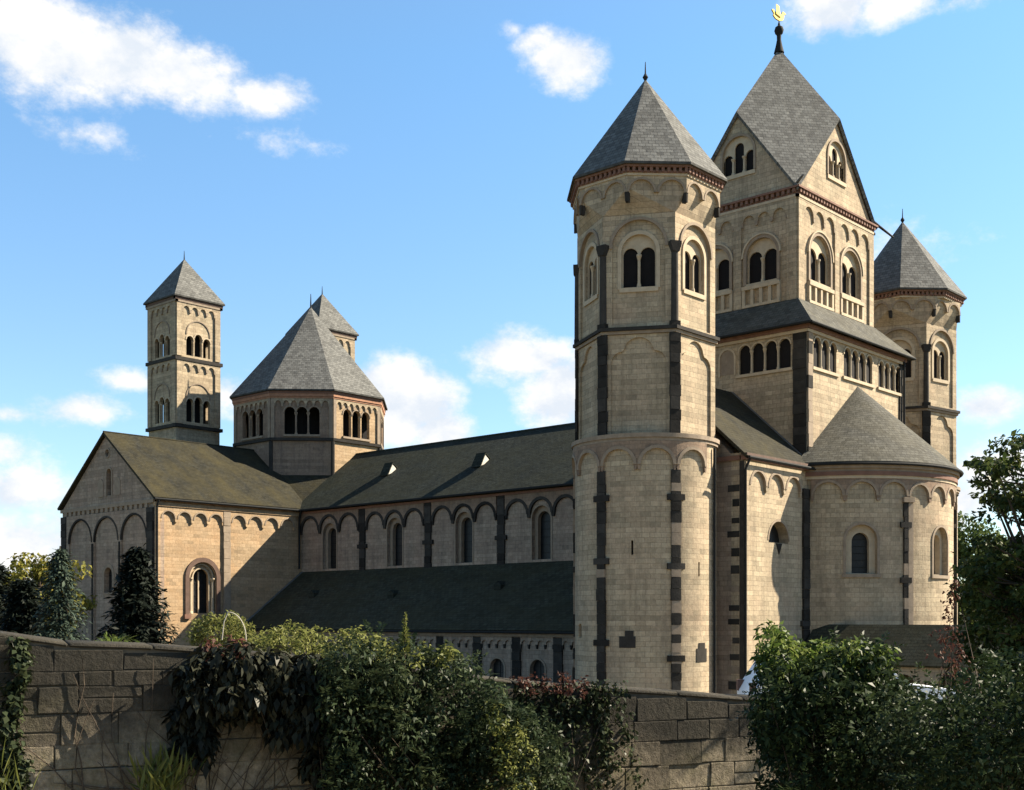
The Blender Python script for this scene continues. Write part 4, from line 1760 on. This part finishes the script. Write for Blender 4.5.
def garden_wall():
    rr = random.Random(3)
    org = (*(WALL.o + WALL.U * 4.5)[:2], 2.9)
    core = Part()
    us = np.linspace(-9.6, 15.2, 100)
    core.prism([(-9.6, 2.6), (15.2, 2.6)] + [(u, wall_top(u) - .045) for u in us[::-1]], -.45, -.018, WALL, 'mortar')
    topw = wall_top
    T = core.build('stone_wall', org)
    tag(T, 'old garden wall of mossy stone blocks running across the foreground', 'wall')
    bm = bmesh.new()
    rows = [2.75, 3.05, 3.32, 3.60, 3.86, 4.12, 4.33, 4.60, 4.83, 4.96, 5.20, 5.5]
    for k in range(len(rows) - 1):
        u = -9.6 + rr.uniform(-.4, 0)
        while u < 15.2:
            L = rr.uniform(.30, .62) if rows[k + 1] - rows[k] > .2 else rr.uniform(.25, .5)
            a, b = u + .003, u + L - .003
            z0 = rows[k] + .003 + rr.uniform(-.010, .010)
            zt = min(wall_top(a), wall_top(b)) - .06
            z1 = min(rows[k + 1] - .003, zt)
            if rows[k + 1] > zt and zt - rows[k] > .06:
                pass
            u += L
            if z1 - z0 < .05:
                continue
            if z1 - z0 > .22 and rr.random() < .22:
                zs = z0 + (z1 - z0) * rr.uniform(.4, .6)
                spans = ((z0, zs - .004), (zs + .004, z1))
            else:
                spans = ((z0, z1),)
            for z0, z1 in spans:
              w = rr.uniform(-.007, .008)
              vs = []
              for (uu, zz, ww) in ((a, z0, -.3), (b, z0, -.3), (b, z1, -.3), (a, z1, -.3), (a, z0, w), (b, z0, w), (b, z1, w), (a, z1, w)):
                  j = .008
                  vs.append(bm.verts.new((uu + rr.uniform(-j, j), zz + rr.uniform(-j, j) * .6, ww + rr.uniform(-j, j))))
              for q in ((0, 3, 2, 1), (4, 5, 6, 7), (0, 1, 5, 4), (1, 2, 6, 5), (2, 3, 7, 6), (3, 0, 4, 7)):
                  bm.faces.new([vs[i] for i in q])
    bmesh.ops.recalc_face_normals(bm, faces=bm.faces[:])
    bmesh.ops.bevel(bm, geom=bm.edges[:], offset=.009, segments=2, affect='EDGES', profile=.6)
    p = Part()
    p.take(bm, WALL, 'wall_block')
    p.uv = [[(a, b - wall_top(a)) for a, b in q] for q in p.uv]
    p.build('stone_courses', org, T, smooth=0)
    # coping
    bm = bmesh.new()
    u = -9.6
    while u < 15.2:
        L = rr.uniform(.5, .9)
        a, b = u + .005, min(u + L, 15.2) - .005
        za, zb = wall_top(a), wall_top(b)
        vs = [bm.verts.new(q) for q in ((a, za - .055, -.5), (b, zb - .055, -.5), (b, zb, -.48), (a, za, -.48), (a, za - .055, .006), (b, zb - .055, .006 + rr.uniform(-.01, .01)), (b, zb - .02 + rr.uniform(-.01, .01), .0), (a, za - .02, .0))]
        for q in ((0, 3, 2, 1), (4, 5, 6, 7), (0, 1, 5, 4), (1, 2, 6, 5), (2, 3, 7, 6), (3, 0, 4, 7)):
            bm.faces.new([vs[i] for i in q])
        u += L
    bmesh.ops.recalc_face_normals(bm, faces=bm.faces[:])
    bmesh.ops.bevel(bm, geom=bm.edges[:], offset=.012, segments=1, affect='EDGES')
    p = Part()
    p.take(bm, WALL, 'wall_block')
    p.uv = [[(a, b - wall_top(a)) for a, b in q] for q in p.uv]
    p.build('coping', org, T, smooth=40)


garden_wall()

# leaves ------------------------------------------------------------
M['lf_ivy'] = leaf_mat('leaves_ivy', (0.010, 0.014, 0.008), (0.022, 0.030, 0.014), (0.045, 0.052, 0.022), .12, .4)
M['lf_creeper'] = leaf_mat('leaves_creeper', (0.010, 0.011, 0.009), (0.020, 0.022, 0.015), (0.036, 0.036, 0.022), .12, .38)
M['lf_red'] = leaf_mat('leaves_red', (0.030, 0.014, 0.010), (0.060, 0.024, 0.018), (0.085, 0.050, 0.034), .25, .45)
M['lf_bush'] = leaf_mat('leaves_bush', (0.012, 0.020, 0.010), (0.027, 0.040, 0.019), (0.056, 0.068, 0.032), .25, .42)
M['lf_bright'] = leaf_mat('leaves_bright', (0.03, 0.055, 0.012), (0.075, 0.11, 0.022), (0.13, 0.15, 0.045), .35, .42)
M['lf_lime'] = leaf_mat('leaves_lime', (0.06, 0.075, 0.018), (0.12, 0.13, 0.035), (0.17, 0.17, 0.06), .35, .45)
M['lf_dark'] = leaf_mat('leaves_dark', (0.008, 0.014, 0.006), (0.018, 0.030, 0.012), (0.034, 0.048, 0.016), .2, .45)
M['lf_tree'] = leaf_mat('leaves_tree', (0.014, 0.024, 0.008), (0.038, 0.056, 0.015), (0.08, 0.09, 0.025), .35, .42)
M['lf_autumn'] = leaf_mat('leaves_autumn', (0.05, 0.06, 0.012), (0.11, 0.11, 0.02), (0.17, 0.14, 0.03), .3, .5)
M['lf_spruce'] = leaf_mat('needles_spruce', (0.004, 0.006, 0.004), (0.007, 0.010, 0.007), (0.012, 0.016, 0.011), .05, .6)
M['lf_blue'] = leaf_mat('needles_blue', (0.014, 0.022, 0.016), (0.030, 0.044, 0.032), (0.055, 0.072, 0.05), .1, .6)
M['lf_far'] = leaf_mat('leaves_far', (0.03, 0.05, 0.015), (0.06, 0.09, 0.025), (0.10, 0.13, 0.04), .25, .5)


def unit(v):
    return v / np.maximum(np.linalg.norm(v, axis=1, keepdims=True), 1e-9)


class Leaves:
    """many small folded leaves gathered in one mesh"""

    def __init__(s):
        s.V = []
        s.n = 0

    def add(s, pts, nrm, size, width=.55, droop=.5, jit=.7, fold=.15, axis=None):
        pts = np.asarray(pts)
        n = len(pts)
        nr = unit(nrm + rng.normal(0, jit, (n, 3)))
        t = rng.normal(0, 1, (n, 3)) * (1 - droop) + np.array((0, 0, -1.0)) * droop * 1.6
        if axis is not None:
            t = axis + rng.normal(0, .25, (n, 3))
        t = t - nr * np.sum(t * nr, 1, keepdims=True)
        t = unit(t)
        b = np.cross(nr, t)
        L = size * rng.uniform(.6, 1.3, (n, 1))
        w = L * width * .5
        q = np.empty((n, 4, 3))
        q[:, 0] = pts
        q[:, 1] = pts + t * L * .45 + b * w + nr * L * fold
        q[:, 2] = pts + t * L
        q[:, 3] = pts + t * L * .45 - b * w + nr * L * fold
        s.V.append(q.reshape(-1, 3))

    def build(s, name, org, mat, parent=None):
        v = np.concatenate(s.V) - np.array(org, float)
        n = len(v) // 4
        me = bpy.data.meshes.new(name)
        me.vertices.add(len(v))
        me.vertices.foreach_set('co', v.ravel())
        me.loops.add(n * 4)
        me.loops.foreach_set('vertex_index', np.arange(n * 4, dtype=np.int32))
        me.polygons.add(n)
        me.polygons.foreach_set('loop_start', np.arange(0, n * 4, 4, dtype=np.int32))
        me.polygons.foreach_set('loop_total', np.full(n, 4, dtype=np.int32))
        me.materials.append(M[mat])
        me.update()
        me.validate()
        return link(name, me, org, parent)


def in_poly(px, py, poly):
    r = False
    j = len(poly) - 1
    for i in range(len(poly)):
        (xi, yi), (xj, yj) = poly[i], poly[j]
        if (yi > py) != (yj > py) and px < (xj - xi) * (py - yi) / (yj - yi) + xi:
            r = not r
        j = i
    return r


def region_clumps(poly, n, depth, rad):
    """clump centres inside an outline seen from the gate, spread through a real depth"""
    xs, ys = [p[0] for p in poly], [p[1] for p in poly]
    out = []
    while len(out) < n:
        px, py = rng.uniform(min(xs), max(xs)), rng.uniform(min(ys), max(ys))
        if in_poly(px, py, poly):
            d = depth(px) if callable(depth) else rng.uniform(*depth)
            out.append((at(px, py, d), rng.uniform(*rad)))
    return out


def fill(L, clumps, per, size, flat=1.0, up=.5, **kw):
    for c, r in clumps:
        n = max(4, int(per * rng.uniform(.6, 1.3)))
        dv = unit(rng.normal(0, 1, (n, 3)))
        rr = r * rng.uniform(.25, 1, (n, 1)) ** .5
        p = c + dv * rr * np.array((1, 1, flat))
        L.add(p, unit(dv + np.array((0, 0, up))), size, **kw)


def stems(org_pts, tips, r0, r1, mat='bark'):
    p = Part()
    for tip in tips:
        a = np.array(org_pts[int(rng.integers(len(org_pts)))])
        b = np.array(tip)
        m = (a + b) / 2 + rng.normal(0, .06, 3) * np.linalg.norm(b - a)
        p.tube([a, m, b], r0, mat, 5, r1)
    return p


def ground_at(px, d):
    q = at(px, 620, d)
    return np.array((q[0], q[1], float(ground_z(q[0], q[1]))))


def sprigs(L, clumps, n, length, size, up=.8, width=.35):
    """shoots with leaves in two ranks that stand out of the mass"""
    for k in range(n):
        c, r = clumps[int(rng.integers(len(clumps)))]
        d = unit(rng.normal(0, .6, (1, 3)) + np.array((-.25 * CA, -.25 * SA, up)))[0]
        ln = length * rng.uniform(.5, 1.2)
        m = max(5, int(ln / (size * .38)))
        f = np.linspace(0, 1, m)[:, None]
        pts = c + d * (r * .6 + ln * f) + np.array((0, 0, -1)) * (f ** 2) * ln * .28
        s_ = np.cross(d, (0, 0, 1.0))
        s_ = s_ / max(1e-6, np.linalg.norm(s_))
        for sg in (-1, 1):
            L.add(pts, np.tile(np.cross(d, s_), (m, 1)), size, width=width, jit=.3, axis=unit(np.tile(d * .55 + s_ * sg - np.array((0, 0, .25)), (m, 1))), fold=.08)


def shrub(name, label, cat, base, clumps, per, size, mat, flat=1.0, group=None, extra=(), nst=14, sprig=None, sr=.012, **kw):
    base = np.asarray(base, float)
    e = tag(link(name, None, base), label, cat, group)
    L = Leaves()
    fill(L, clumps, per, size, flat, **kw)
    if sprig:
        sprigs(L, clumps, *sprig)
    L.build('foliage', base, mat, e)
    for nm, m2, cl2, per2, size2, kw2 in extra:
        L = Leaves()
        fill(L, cl2, per2, size2, **kw2)
        L.build(nm, base, m2, e)
    idx = rng.choice(len(clumps), min(nst, len(clumps)), replace=False)
    stems([base + (0, 0, -.05)], [clumps[i][0] for i in idx], sr, .003).build('stem', base, e)
    return e


# -- creepers and shrubs on the wall
front = lambda a, b: (lambda px: wall_depth(px, rng.uniform(a, b)))

# middle shrub spilling over the wall
poly = [(326, 672), (340, 650), (362, 648), (400, 650), (432, 654), (462, 664), (484, 686), (510, 706), (535, 722), (556, 744), (575, 800), (335, 800), (326, 720)]
main = region_clumps(poly, 260, front(.10, .75), (.10, .20))
lime = region_clumps([(478, 690), (505, 705), (530, 740), (535, 800), (480, 800), (495, 740)], 26, front(.6, .9), (.06, .13))
topc = region_clumps([(332, 640), (350, 630), (372, 640), (430, 646), (462, 654), (470, 664), (330, 658)], 34, front(-.2, .6), (.05, .11))
shrub('leafy_shrub', 'large dense green shrub spilling over the middle of the stone wall', 'shrub', WALL(np.array([[3.2, 3.25, .45]]))[0], main, 80, .062, 'lf_bush', width=.42, droop=.45, sprig=(420, .26, .055),
      extra=[('bright_leaves', 'lf_lime', lime + topc, 50, .045, dict(width=.5, droop=.2, up=.9))])  # lighter leaf colour on these clumps

# a tall pale shoot above it
p0 = at(405, 652, 11.2)
e = tag(link('flowering_shoot', None, p0), 'upright pale green shoot standing above the dense shrub', 'plant')
L = Leaves()
for k in range(60):
    f = k / 60
    c = p0 + np.array((0, 0, f * .36))
    L.add(np.repeat(c[None], 3, 0), unit(rng.normal(0, 1, (3, 3)) * (1, 1, .3)), .06 * (1.1 - .7 * f), width=.4, axis=unit(rng.normal(0, 1, (3, 3)) * (1, 1, .2) + (0, 0, .5)))
L.build('leaves', p0, 'lf_lime', e)
q = Part()
q.tube([p0 + (0, 0, -.4), p0 + (0, 0, .34)], .010, 'bark', 5, .003)
q.build('stem', p0, e)

# creeper curtain to its left: large hanging leaves
poly = [(184, 672), (205, 660), (240, 656), (300, 656), (345, 660), (352, 770), (310, 735), (270, 728), (235, 712), (208, 700), (188, 694)]
main = region_clumps(poly, 120, front(.06, .40), (.10, .20))
tail = region_clumps([(172, 712), (200, 700), (215, 720), (205, 765), (180, 750)], 22, front(.05, .2), (.05, .11))
shade = region_clumps([(300, 700), (352, 690), (352, 800), (320, 800)], 26, front(.05, .25), (.1, .2))
redc = region_clumps([(205, 640), (242, 640), (242, 655), (205, 656)], 14, front(-.15, .2), (.06, .1))
shrub('climbing_creeper', 'dark creeper with large drooping leaves hanging over the wall beside the dense shrub', 'creeper', WALL(np.array([[2.0, 3.25, .12]]))[0], main + tail + shade, 60, .115, 'lf_creeper', sr=.006, width=.42, droop=.8, jit=.45, group='creepers on the garden wall',
      extra=[('red_leaves', 'lf_red', redc, 26, .07, dict(width=.6, droop=.6))])

# trailing creeper with red tips under the round tower
strands = []
for x0, x1, yb, n in ((528, 540, 745, 16), (548, 556, 760, 18), (562, 575, 735, 16), (590, 585, 720, 12), (601, 606, 790, 26), (613, 632, 786, 16), (520, 520, 720, 12), (575, 592, 790, 26), (560, 570, 800, 24), (607, 600, 800, 30), (622, 640, 800, 16), (596, 612, 770, 22)):
    for k in range(n):
        f = k / n
        px = x0 + (x1 - x0) * f + rng.normal(0, 3)
        py = 684 + (yb - 684) * f
        strands.append((at(px, py, wall_depth(px, rng.uniform(.03, .14))), rng.uniform(.04, .09)))
body = region_clumps([(520, 688), (600, 690), (606, 702), (590, 712), (560, 730), (545, 735), (525, 710)], 30, front(.02, .10), (.05, .10))
redt = region_clumps([(508, 680), (545, 674), (585, 680), (600, 686), (596, 692), (520, 692)], 26, front(-.1, .25), (.03, .07))
shrub('trailing_creeper', 'thin trailing creeper with reddish tips on the wall below the nearest round tower', 'creeper', WALL(np.array([[4.4, 3.25, .1]]))[0], strands + body, 10, .052, 'lf_ivy', sr=.004, width=.7, droop=.7, jit=.4, group='creepers on the garden wall',
      extra=[('red_leaves', 'lf_red', redt, 26, .05, dict(width=.4, droop=.3))])

# narrow ivy on the left end of the wall
iv = []
for k in range(60):
    f = k / 60
    px = 15 + 6 * math.sin(f * 9) + rng.normal(0, 4) - 4 * f
    iv.append((at(px, 640 + 165 * f, wall_depth(px, rng.uniform(.03, .12))), rng.uniform(.03, .08)))
iv += region_clumps([(-40, 760), (24, 750), (26, 800), (-40, 800)], 22, front(.05, .2), (.06, .1))
shrub('ivy', 'narrow dark ivy strand climbing the left end of the stone wall', 'ivy', WALL(np.array([[-.55, 3.25, .08]]))[0], iv, 24, .06, 'lf_ivy', sr=.004, width=.75, droop=.6, jit=.4, nst=6, group='creepers on the garden wall')

# bare creeper stems on the pale blocks
p = Part()
hub = np.array([.55, 3.3])
for k in range(44):
    a = rng.uniform(-1.05, 1.15)
    ln = rng.uniform(.7, 1.9)
    u, v = hub[0] + rng.uniform(-.5, .9), hub[1]
    pts = [WALL(np.array([[hub[0], 3.2, .04]]))[0]]
    for i in range(1, 9):
        a += rng.normal(0, .22)
        u += math.sin(a) * ln / 8
        v += abs(math.cos(a)) * ln / 8
        pts.append(WALL(np.array([[u, v, .022 + rng.uniform(0, .012)]]))[0])
    p.tube(pts, .0095, 'bark', 5, .003)
tag(p.build('creeper_stem', WALL(np.array([[.55, 3.2, .04]]))[0]), 'bare brown creeper stems fanned over the pale lower blocks of the wall', 'creeper')

# tufts of dry grass at the wall foot, left
L = Leaves()
pts = []
for k in range(170):
    px = rng.choice([rng.normal(150, 8), rng.normal(170, 8), rng.normal(10, 10)], p=[.4, .45, .15])
    pts.append(at(px, rng.uniform(770, 800), wall_depth(px, rng.uniform(.1, .35))))
pts = np.array(pts)
ax = unit(np.stack((rng.normal(0, .25, len(pts)), rng.normal(0, .25, len(pts)), np.ones(len(pts))), 1))
L.add(pts, unit(-np.array([[CA, SA, 0]]) + rng.normal(0, .3, (len(pts), 3))), .26, width=.09, axis=ax, fold=.02)
o = L.build('grass', at(150, 800, wall_depth(150, .2)), 'lf_lime')
o['kind'] = 'stuff'

# big bush at the right end of the wall
poly = [(768, 672), (778, 652), (792, 656), (845, 656), (872, 656), (895, 676), (918, 700), (935, 740), (940, 800), (760, 800), (768, 740), (758, 704)]
main = region_clumps(poly, 230, (9.9, 12.0), (.12, .24))
lit = region_clumps([(758, 658), (762, 634), (770, 624), (782, 630), (795, 648), (845, 648), (878, 646), (900, 662), (880, 672), (800, 668), (764, 676)], 80, (10.3, 11.8), (.06, .12))
shrub('laurel_bush', 'broad bush with bright green top at the right end of the stone wall', 'bush', ground_at(835, 10.9), main, 85, .068, 'lf_dark', width=.45, droop=.4, nst=24, sprig=(330, .30, .065),
      extra=[('bright_leaves', 'lf_bright', lit, 50, .07, dict(width=.42, droop=.35, up=.9))])  # top clumps brighter: sunlight put into the leaf colour

# darker mixed bush in the lower right corner
poly = [(915, 735), (935, 712), (960, 690), (985, 672), (1030, 660), (1120, 650), (1120, 810), (900, 810)]
main = region_clumps(poly, 190, (8.6, 10.4), (.13, .26))
spark = region_clumps([(880, 690), (930, 690), (930, 770), (860, 780)], 30, (9.3, 9.9), (.08, .14))
shrub('dark_bush', 'dark small-leaved bush in the shade under the tall tree', 'bush', ground_at(985, 9.6), main, 75, .055, 'lf_dark', width=.5, droop=.3, nst=24, sprig=(300, .28, .055),
      extra=[('bright_leaves', 'lf_bush', spark, 40, .05, dict(width=.5, droop=.3, up=.6))])  # a few clumps in a lighter leaf colour

# slender shrub with wine-red leaves
cl = []
for k in range(30):
    f = k / 30
    px = 952 + 4 * math.sin(f * 7) + rng.normal(0, 2 + 3 * (1 - f))
    cl.append((at(px, 668 - 90 * f, 12.6 + rng.normal(0, .08)), rng.uniform(.03, .06)))
cl += region_clumps([(920, 636), (945, 632), (968, 650), (972, 684), (935, 672)], 26, (12.2, 12.9), (.04, .09))
shrub('red_shrub', 'slender shrub with wine-red leaves against the edge of the apse', 'shrub', ground_at(952, 12.6), cl, 7, .05, 'lf_red', width=.5, droop=.3, nst=12)


# -- trees
def broad_tree(name, label, base, trunk_top, clumps, per, size, mat, flat=.5, r=.14, **kw):
    base = np.asarray(base, float)
    e = tag(link(name, None, base), label, 'tree', kw.pop('group', None))
    top = np.asarray(trunk_top, float)
    p = Part()
    n = 9
    ax = [base + (top - base) * k / n + np.append(rng.normal(0, .03, 2) * np.linalg.norm(top - base) * (.3 if 0 < k < n else 0), 0) for k in range(n + 1)]
    p.tube([ax[0] - (0, 0, .3)] + ax, r, 'bark', 8, r * .25)
    ax = np.array(ax)
    for c, rr in clumps:
        # limb leaves the trunk well below the clump it carries
        hd = np.linalg.norm((c - base)[:2])
        zz = c[2] - hd * rng.uniform(.25, .7)
        k = int(np.clip(np.searchsorted(ax[:, 2], zz), 1, n))
        a = ax[k]
        if a[2] > c[2]:
            a = ax[1]
        m = a * .45 + c * .55 + np.array((0, 0, rng.uniform(.0, .12) * hd))
        p.tube([a, m, c], min(.05, .012 + .010 * np.linalg.norm(c - a)) * r / .14, 'bark', 5, .006)
    p.build('trunk', base, e)
    L = Leaves()
    fill(L, clumps, per, size, flat, **kw)
    L.build('crown', base, mat, e)
    return e


def crown_clumps(center, rad, n, rc, seed_low=0.0):
    out = []
    for k in range(n):
        d = unit(rng.normal(0, 1, (1, 3)))[0]
        f = rng.uniform(.35, 1) ** .45 * (1 + .18 * math.sin(7 * d[0] + 3 * d[2]) * math.cos(5 * d[1]))
        out.append((np.asarray(center) + d * np.asarray(rad) * f, rng.uniform(*rc)))
    return out


# tall tree on the right edge: level sprays, most of it outside the picture
tb = ground_at(1085, 16)
poly = [(1016, 440), (1002, 446), (986, 455), (978, 470), (984, 492), (978, 505), (992, 520), (978, 545), (966, 566), (958, 590), (960, 640), (950, 700), (1250, 720), (1290, 520), (1230, 400), (1120, 390), (1050, 420)]
cl = region_clumps(poly, 430, (14.6, 17.6), (.14, .36))
cl += region_clumps([(975, 556), (1060, 540), (1060, 680), (960, 680), (962, 600)], 60, (14.8, 16.6), (.16, .30))
broad_tree('shade_tree', 'tall dark broadleaf tree with level sprays at the right edge of the picture', tb, tb + (0, 0, 6.5), cl, 78, .095, 'lf_tree', .35, .16, width=.55, droop=.3, up=1.1)

# trees in the gap behind the apse
for i, (px, d, h, rad, mt, lb) in enumerate(((968, 120, 15.5, (5, 5, 6), 'lf_far', 'sunlit yellow-green tree in the gap between apse and tall dark tree'),
                                            (1004, 105, 11, (5.5, 5.5, 4.8), 'lf_tree', 'dark round tree standing lower beside the sunlit tree behind the apse'),
                                            (1050, 130, 15, (7, 7, 7), 'lf_far', 'green tree hidden behind the tall tree at the right edge'))):
    b = ground_at(px, d)
    cl = crown_clumps(b + (0, 0, h - rad[2]), rad, 80, (.9, 1.7))
    broad_tree('garden_tree', lb, b, b + (0, 0, h - rad[2]), cl, 110, .5, mt, .8, .35, width=.6, group='trees behind the abbey')

# yellowing tree far left
b = ground_at(38, 66)
cl = crown_clumps(b + (0, 0, 6.2), (2.6, 2.6, 2.7), 60, (.5, .9))
broad_tree('autumn_tree', 'tree with yellowing leaves behind the conifers left of the transept', b, b + (0, 0, 6.5), cl, 110, .26, 'lf_autumn', .8, .2, width=.6)
b = ground_at(-10, 110)
cl = crown_clumps(b + (0, 0, 5.2), (9, 9, 5), 90, (1, 2))
broad_tree('garden_tree', 'broad dark tree low on the horizon at the left edge', b, b + (0, 0, 6), cl, 110, .5, 'lf_tree', .8, .35, width=.6, group='trees behind the abbey')


def conifer(name, label, base, height, rbase, mat, weep=0.0, tiers=26, per=9, needle=.2, power=1.0, group=None, cat='conifer', lean=0.0):
    base = np.asarray(base, float)
    e = tag(link(name, None, base), label, cat, group)
    p = Part()
    p.tube([base - (0, 0, .2), base + (lean * .5, 0, height * .5), base + (lean, 0, height)], .05 + height * .012, 'bark', 7, .012)
    L = Leaves()
    for t in range(tiers):
        f = (t + rng.uniform(0, .7)) / tiers
        z = height * (.04 + .95 * f)
        r = rbase * (1 - f) ** power * rng.uniform(.75, 1.15) + .06
        n = max(4, int(per * (1 - .45 * f)))
        for k in range(n):
            a = 2 * PI * (k + rng.uniform(-.4, .4)) / n + t
            rl = r * rng.uniform(.65, 1.12)
            d = np.array((math.cos(a), math.sin(a), 0))
            o = base + np.array((lean * f, 0, z))
            m = 14
            s = np.linspace(.08, 1, m)[:, None]
            drop = (-.16 - weep) * s ** 2 * rl + .10 * s * rl + .10 * s ** 4 * rl * (1 - weep)
            pts = o + d * s * rl + np.array((0, 0, 1)) * drop
            if t % 2 == 0 and k % 2 == 0:
                p.tube([pts[0], pts[m // 2], pts[-1]], .012, 'bark', 4, .004)
            side = np.array((-d[1], d[0], 0))
            for sg in (-1, 1, 0):
                ax = unit(d * .75 + side * sg * .75 + np.array((0, 0, -.18 - weep * 1.3)) + np.zeros((m, 3)))
                wd = needle * (1.15 - .5 * s[:, 0].mean()) * (1 if sg else .8)
                L.add(pts + rng.normal(0, .02 + needle * .1, (m, 3)), np.tile((0, 0, 1.0), (m, 1)) + d * .5, wd, width=.34, jit=.45, axis=ax, fold=.05)
    p.build('trunk', base, e)
    L.build('needles', base, mat, e)
    return e


conifer('spruce_tree', 'near-black spruce in front of the transept corner', ground_at(137, 30), 4.05, 1.45, 'lf_spruce', .12, 34, 13, .24, .8)
conifer('weeping_cypress', 'blue-green conifer with drooping sprays left of the transept gable', ground_at(60, 27), 3.85, .95, 'lf_blue', .9, 38, 10, .16, .6)
conifer('spruce_tree', 'tall dark conifer cut by the left edge of the picture', ground_at(-6, 40), 5.9, 2.0, 'lf_spruce', .2, 32, 12, .32, .7, group='dark conifers at the left')
conifer('spruce_tree', 'lower dark conifer between the tall conifer and the yellowing tree', ground_at(24, 34), 3.9, 1.2, 'lf_spruce', .2, 28, 12, .28, .7, group='dark conifers at the left')

# round shrub just behind the wall
b = ground_at(221, 15)
c0 = at(221, 640, 15)
cl = [(c0 + d * np.array((.38, .38, .36)) * rng.uniform(.6, 1), rng.uniform(.05, .10)) for d in unit(rng.normal(0, 1, (110, 3))) if d[2] > -.5]
shrub('round_shrub', 'small rounded pale green shrub above the wall in front of the sunlit transept', 'shrub', b, cl, 40, .05, 'lf_lime', width=.4, droop=.4, up=.7, nst=14)

p = Part()
pts = [at(222, 640, 14.6), at(224, 622, 14.6)] + [at(228 + 18 * math.sin(t), 612 + 26 * (1 - math.cos(t)), 14.6) for t in np.linspace(.0, PI / 2, 12)] + [at(246.4, 690, 14.6)]
p.tube(pts, .0065, 'cane', 6)
tag(p.build('plant_hoop', at(240, 690, 14.6)), 'thin pale hoop bent over the rounded pale green shrub', 'hoop')

# feathery row along the top of the wall between round shrub and dense shrub
cl = region_clumps([(248, 645), (262, 628), (290, 626), (320, 632), (336, 640), (330, 652), (250, 652)], 46, (12.2, 13.2), (.06, .13))
shrub('feathery_shrub', 'feathery olive shrub peeping over the wall right of the rounded shrub', 'shrub', ground_at(292, 12.8), cl, 45, .055, 'lf_lime', width=.35, droop=.3, up=.8, nst=12)

# arching grass tuft
b = at(115, 652, 12.6)
p0 = ground_at(115, 12.6)
L = Leaves()
for k in range(60):
    a = rng.uniform(0, 2 * PI)
    d = np.array((math.cos(a), math.sin(a), 0))
    ln = rng.uniform(.18, .34)
    o = b + rng.normal(0, .03, 3)
    for i in range(5):
        f = i / 5
        pt = o + d * ln * f * .8 + np.array((0, 0, ln * (1.5 * f - 1.5 * f * f) * 1.1))
        tv = d * .8 + np.array((0, 0, 1.1 * (1.5 - 3 * f)))
        L.add(pt[None], np.cross(tv, (-d[1], d[0], 0))[None], ln * .34, width=.14, axis=tv[None] / np.linalg.norm(tv), jit=.1, fold=.02)
e = tag(link('grass_tuft', None, p0), 'arching tuft of light green grass on top of the wall before the dark spruce', 'grass tuft')
L.build('blades', p0, 'lf_bright', e)
stems([p0], [b + rng.normal(0, .03, 3) for _ in range(8)], .01, .006).build('stem', p0, e)


# -- white car parked behind the bush
def car():
    d = 24.0
    c = ground_at(845, d)
    U = np.array((SA, -CA, 0))
    az = VIEW + 180
    F = Flat(c[0], c[1], az, c[2])       # u to the right along the car, w towards the wall
    e = tag(link('parked_car', None, c), 'white car mostly hidden behind the bright-topped bush', 'car')
    side = [(-1.92, .35), (1.75, .32), (1.98, .45), (2.0, .72), (1.85, .88), (1.05, .98), (.42, 1.42), (.1, 1.50), (-1.25, 1.50), (-1.62, 1.40), (-1.88, .98), (-1.98, .80), (-1.98, .48)]
    bm = bmesh.new()
    n = len(side)
    rows = []
    for w, k in ((-.84, .0), (-.80, 1), (.80, 1), (.84, 0)):
        rows.append([bm.verts.new((u * (1 if k else .985), v, w * (.86 if v > 1.2 else 1))) for u, v in side])
    for i in range(3):
        for j in range(n):
            bm.faces.new((rows[i][j], rows[i][(j + 1) % n], rows[i + 1][(j + 1) % n], rows[i + 1][j]))
    bm.faces.new(rows[0][::-1])
    bm.faces.new(rows[3])
    bmesh.ops.recalc_face_normals(bm, faces=bm.faces[:])
    p = Part()
    p.take(bm, F, 'white')
    p.build('body', c, e)
    for s in (-1, 1):
        for poly in ([(-1.60, 1.02), (-.62, 1.02), (-.62, 1.40), (-1.40, 1.40)], [(-.54, 1.02), (.82, 1.02), (.36, 1.38), (-.54, 1.40)]):
            q = Part()
            w = .80 * s
            q.prism(poly, w - .06, w + .045, F, 'glass')
            q.build('window', c, e, smooth=0)
        for u in (-1.25, 1.22):
            q = Part()
            q.prism(circle(u, .32, .32, 20), .62 * s if s > 0 else -.87, .87 if s > 0 else -.62, F, 'rubber')
            wh = q.build('wheel', c, e)
            q = Part()
            q.prism(circle(u, .32, .20, 14), (.86 if s > 0 else -.89), (.89 if s > 0 else -.86), F, 'lead')
            q.build('rim', c, wh)
        q = Part()
        q.box(1.84, 2.0, .66, .80, s * .62 - .16, s * .62 + .16, F, 'lead')
        q.build('headlight', c, e)
        q = Part()
        q.box(-2.0, -1.86, .78, 1.0, s * .68 - .1, s * .68 + .1, F, 'red')
        q.build('tail_light', c, e)


car()
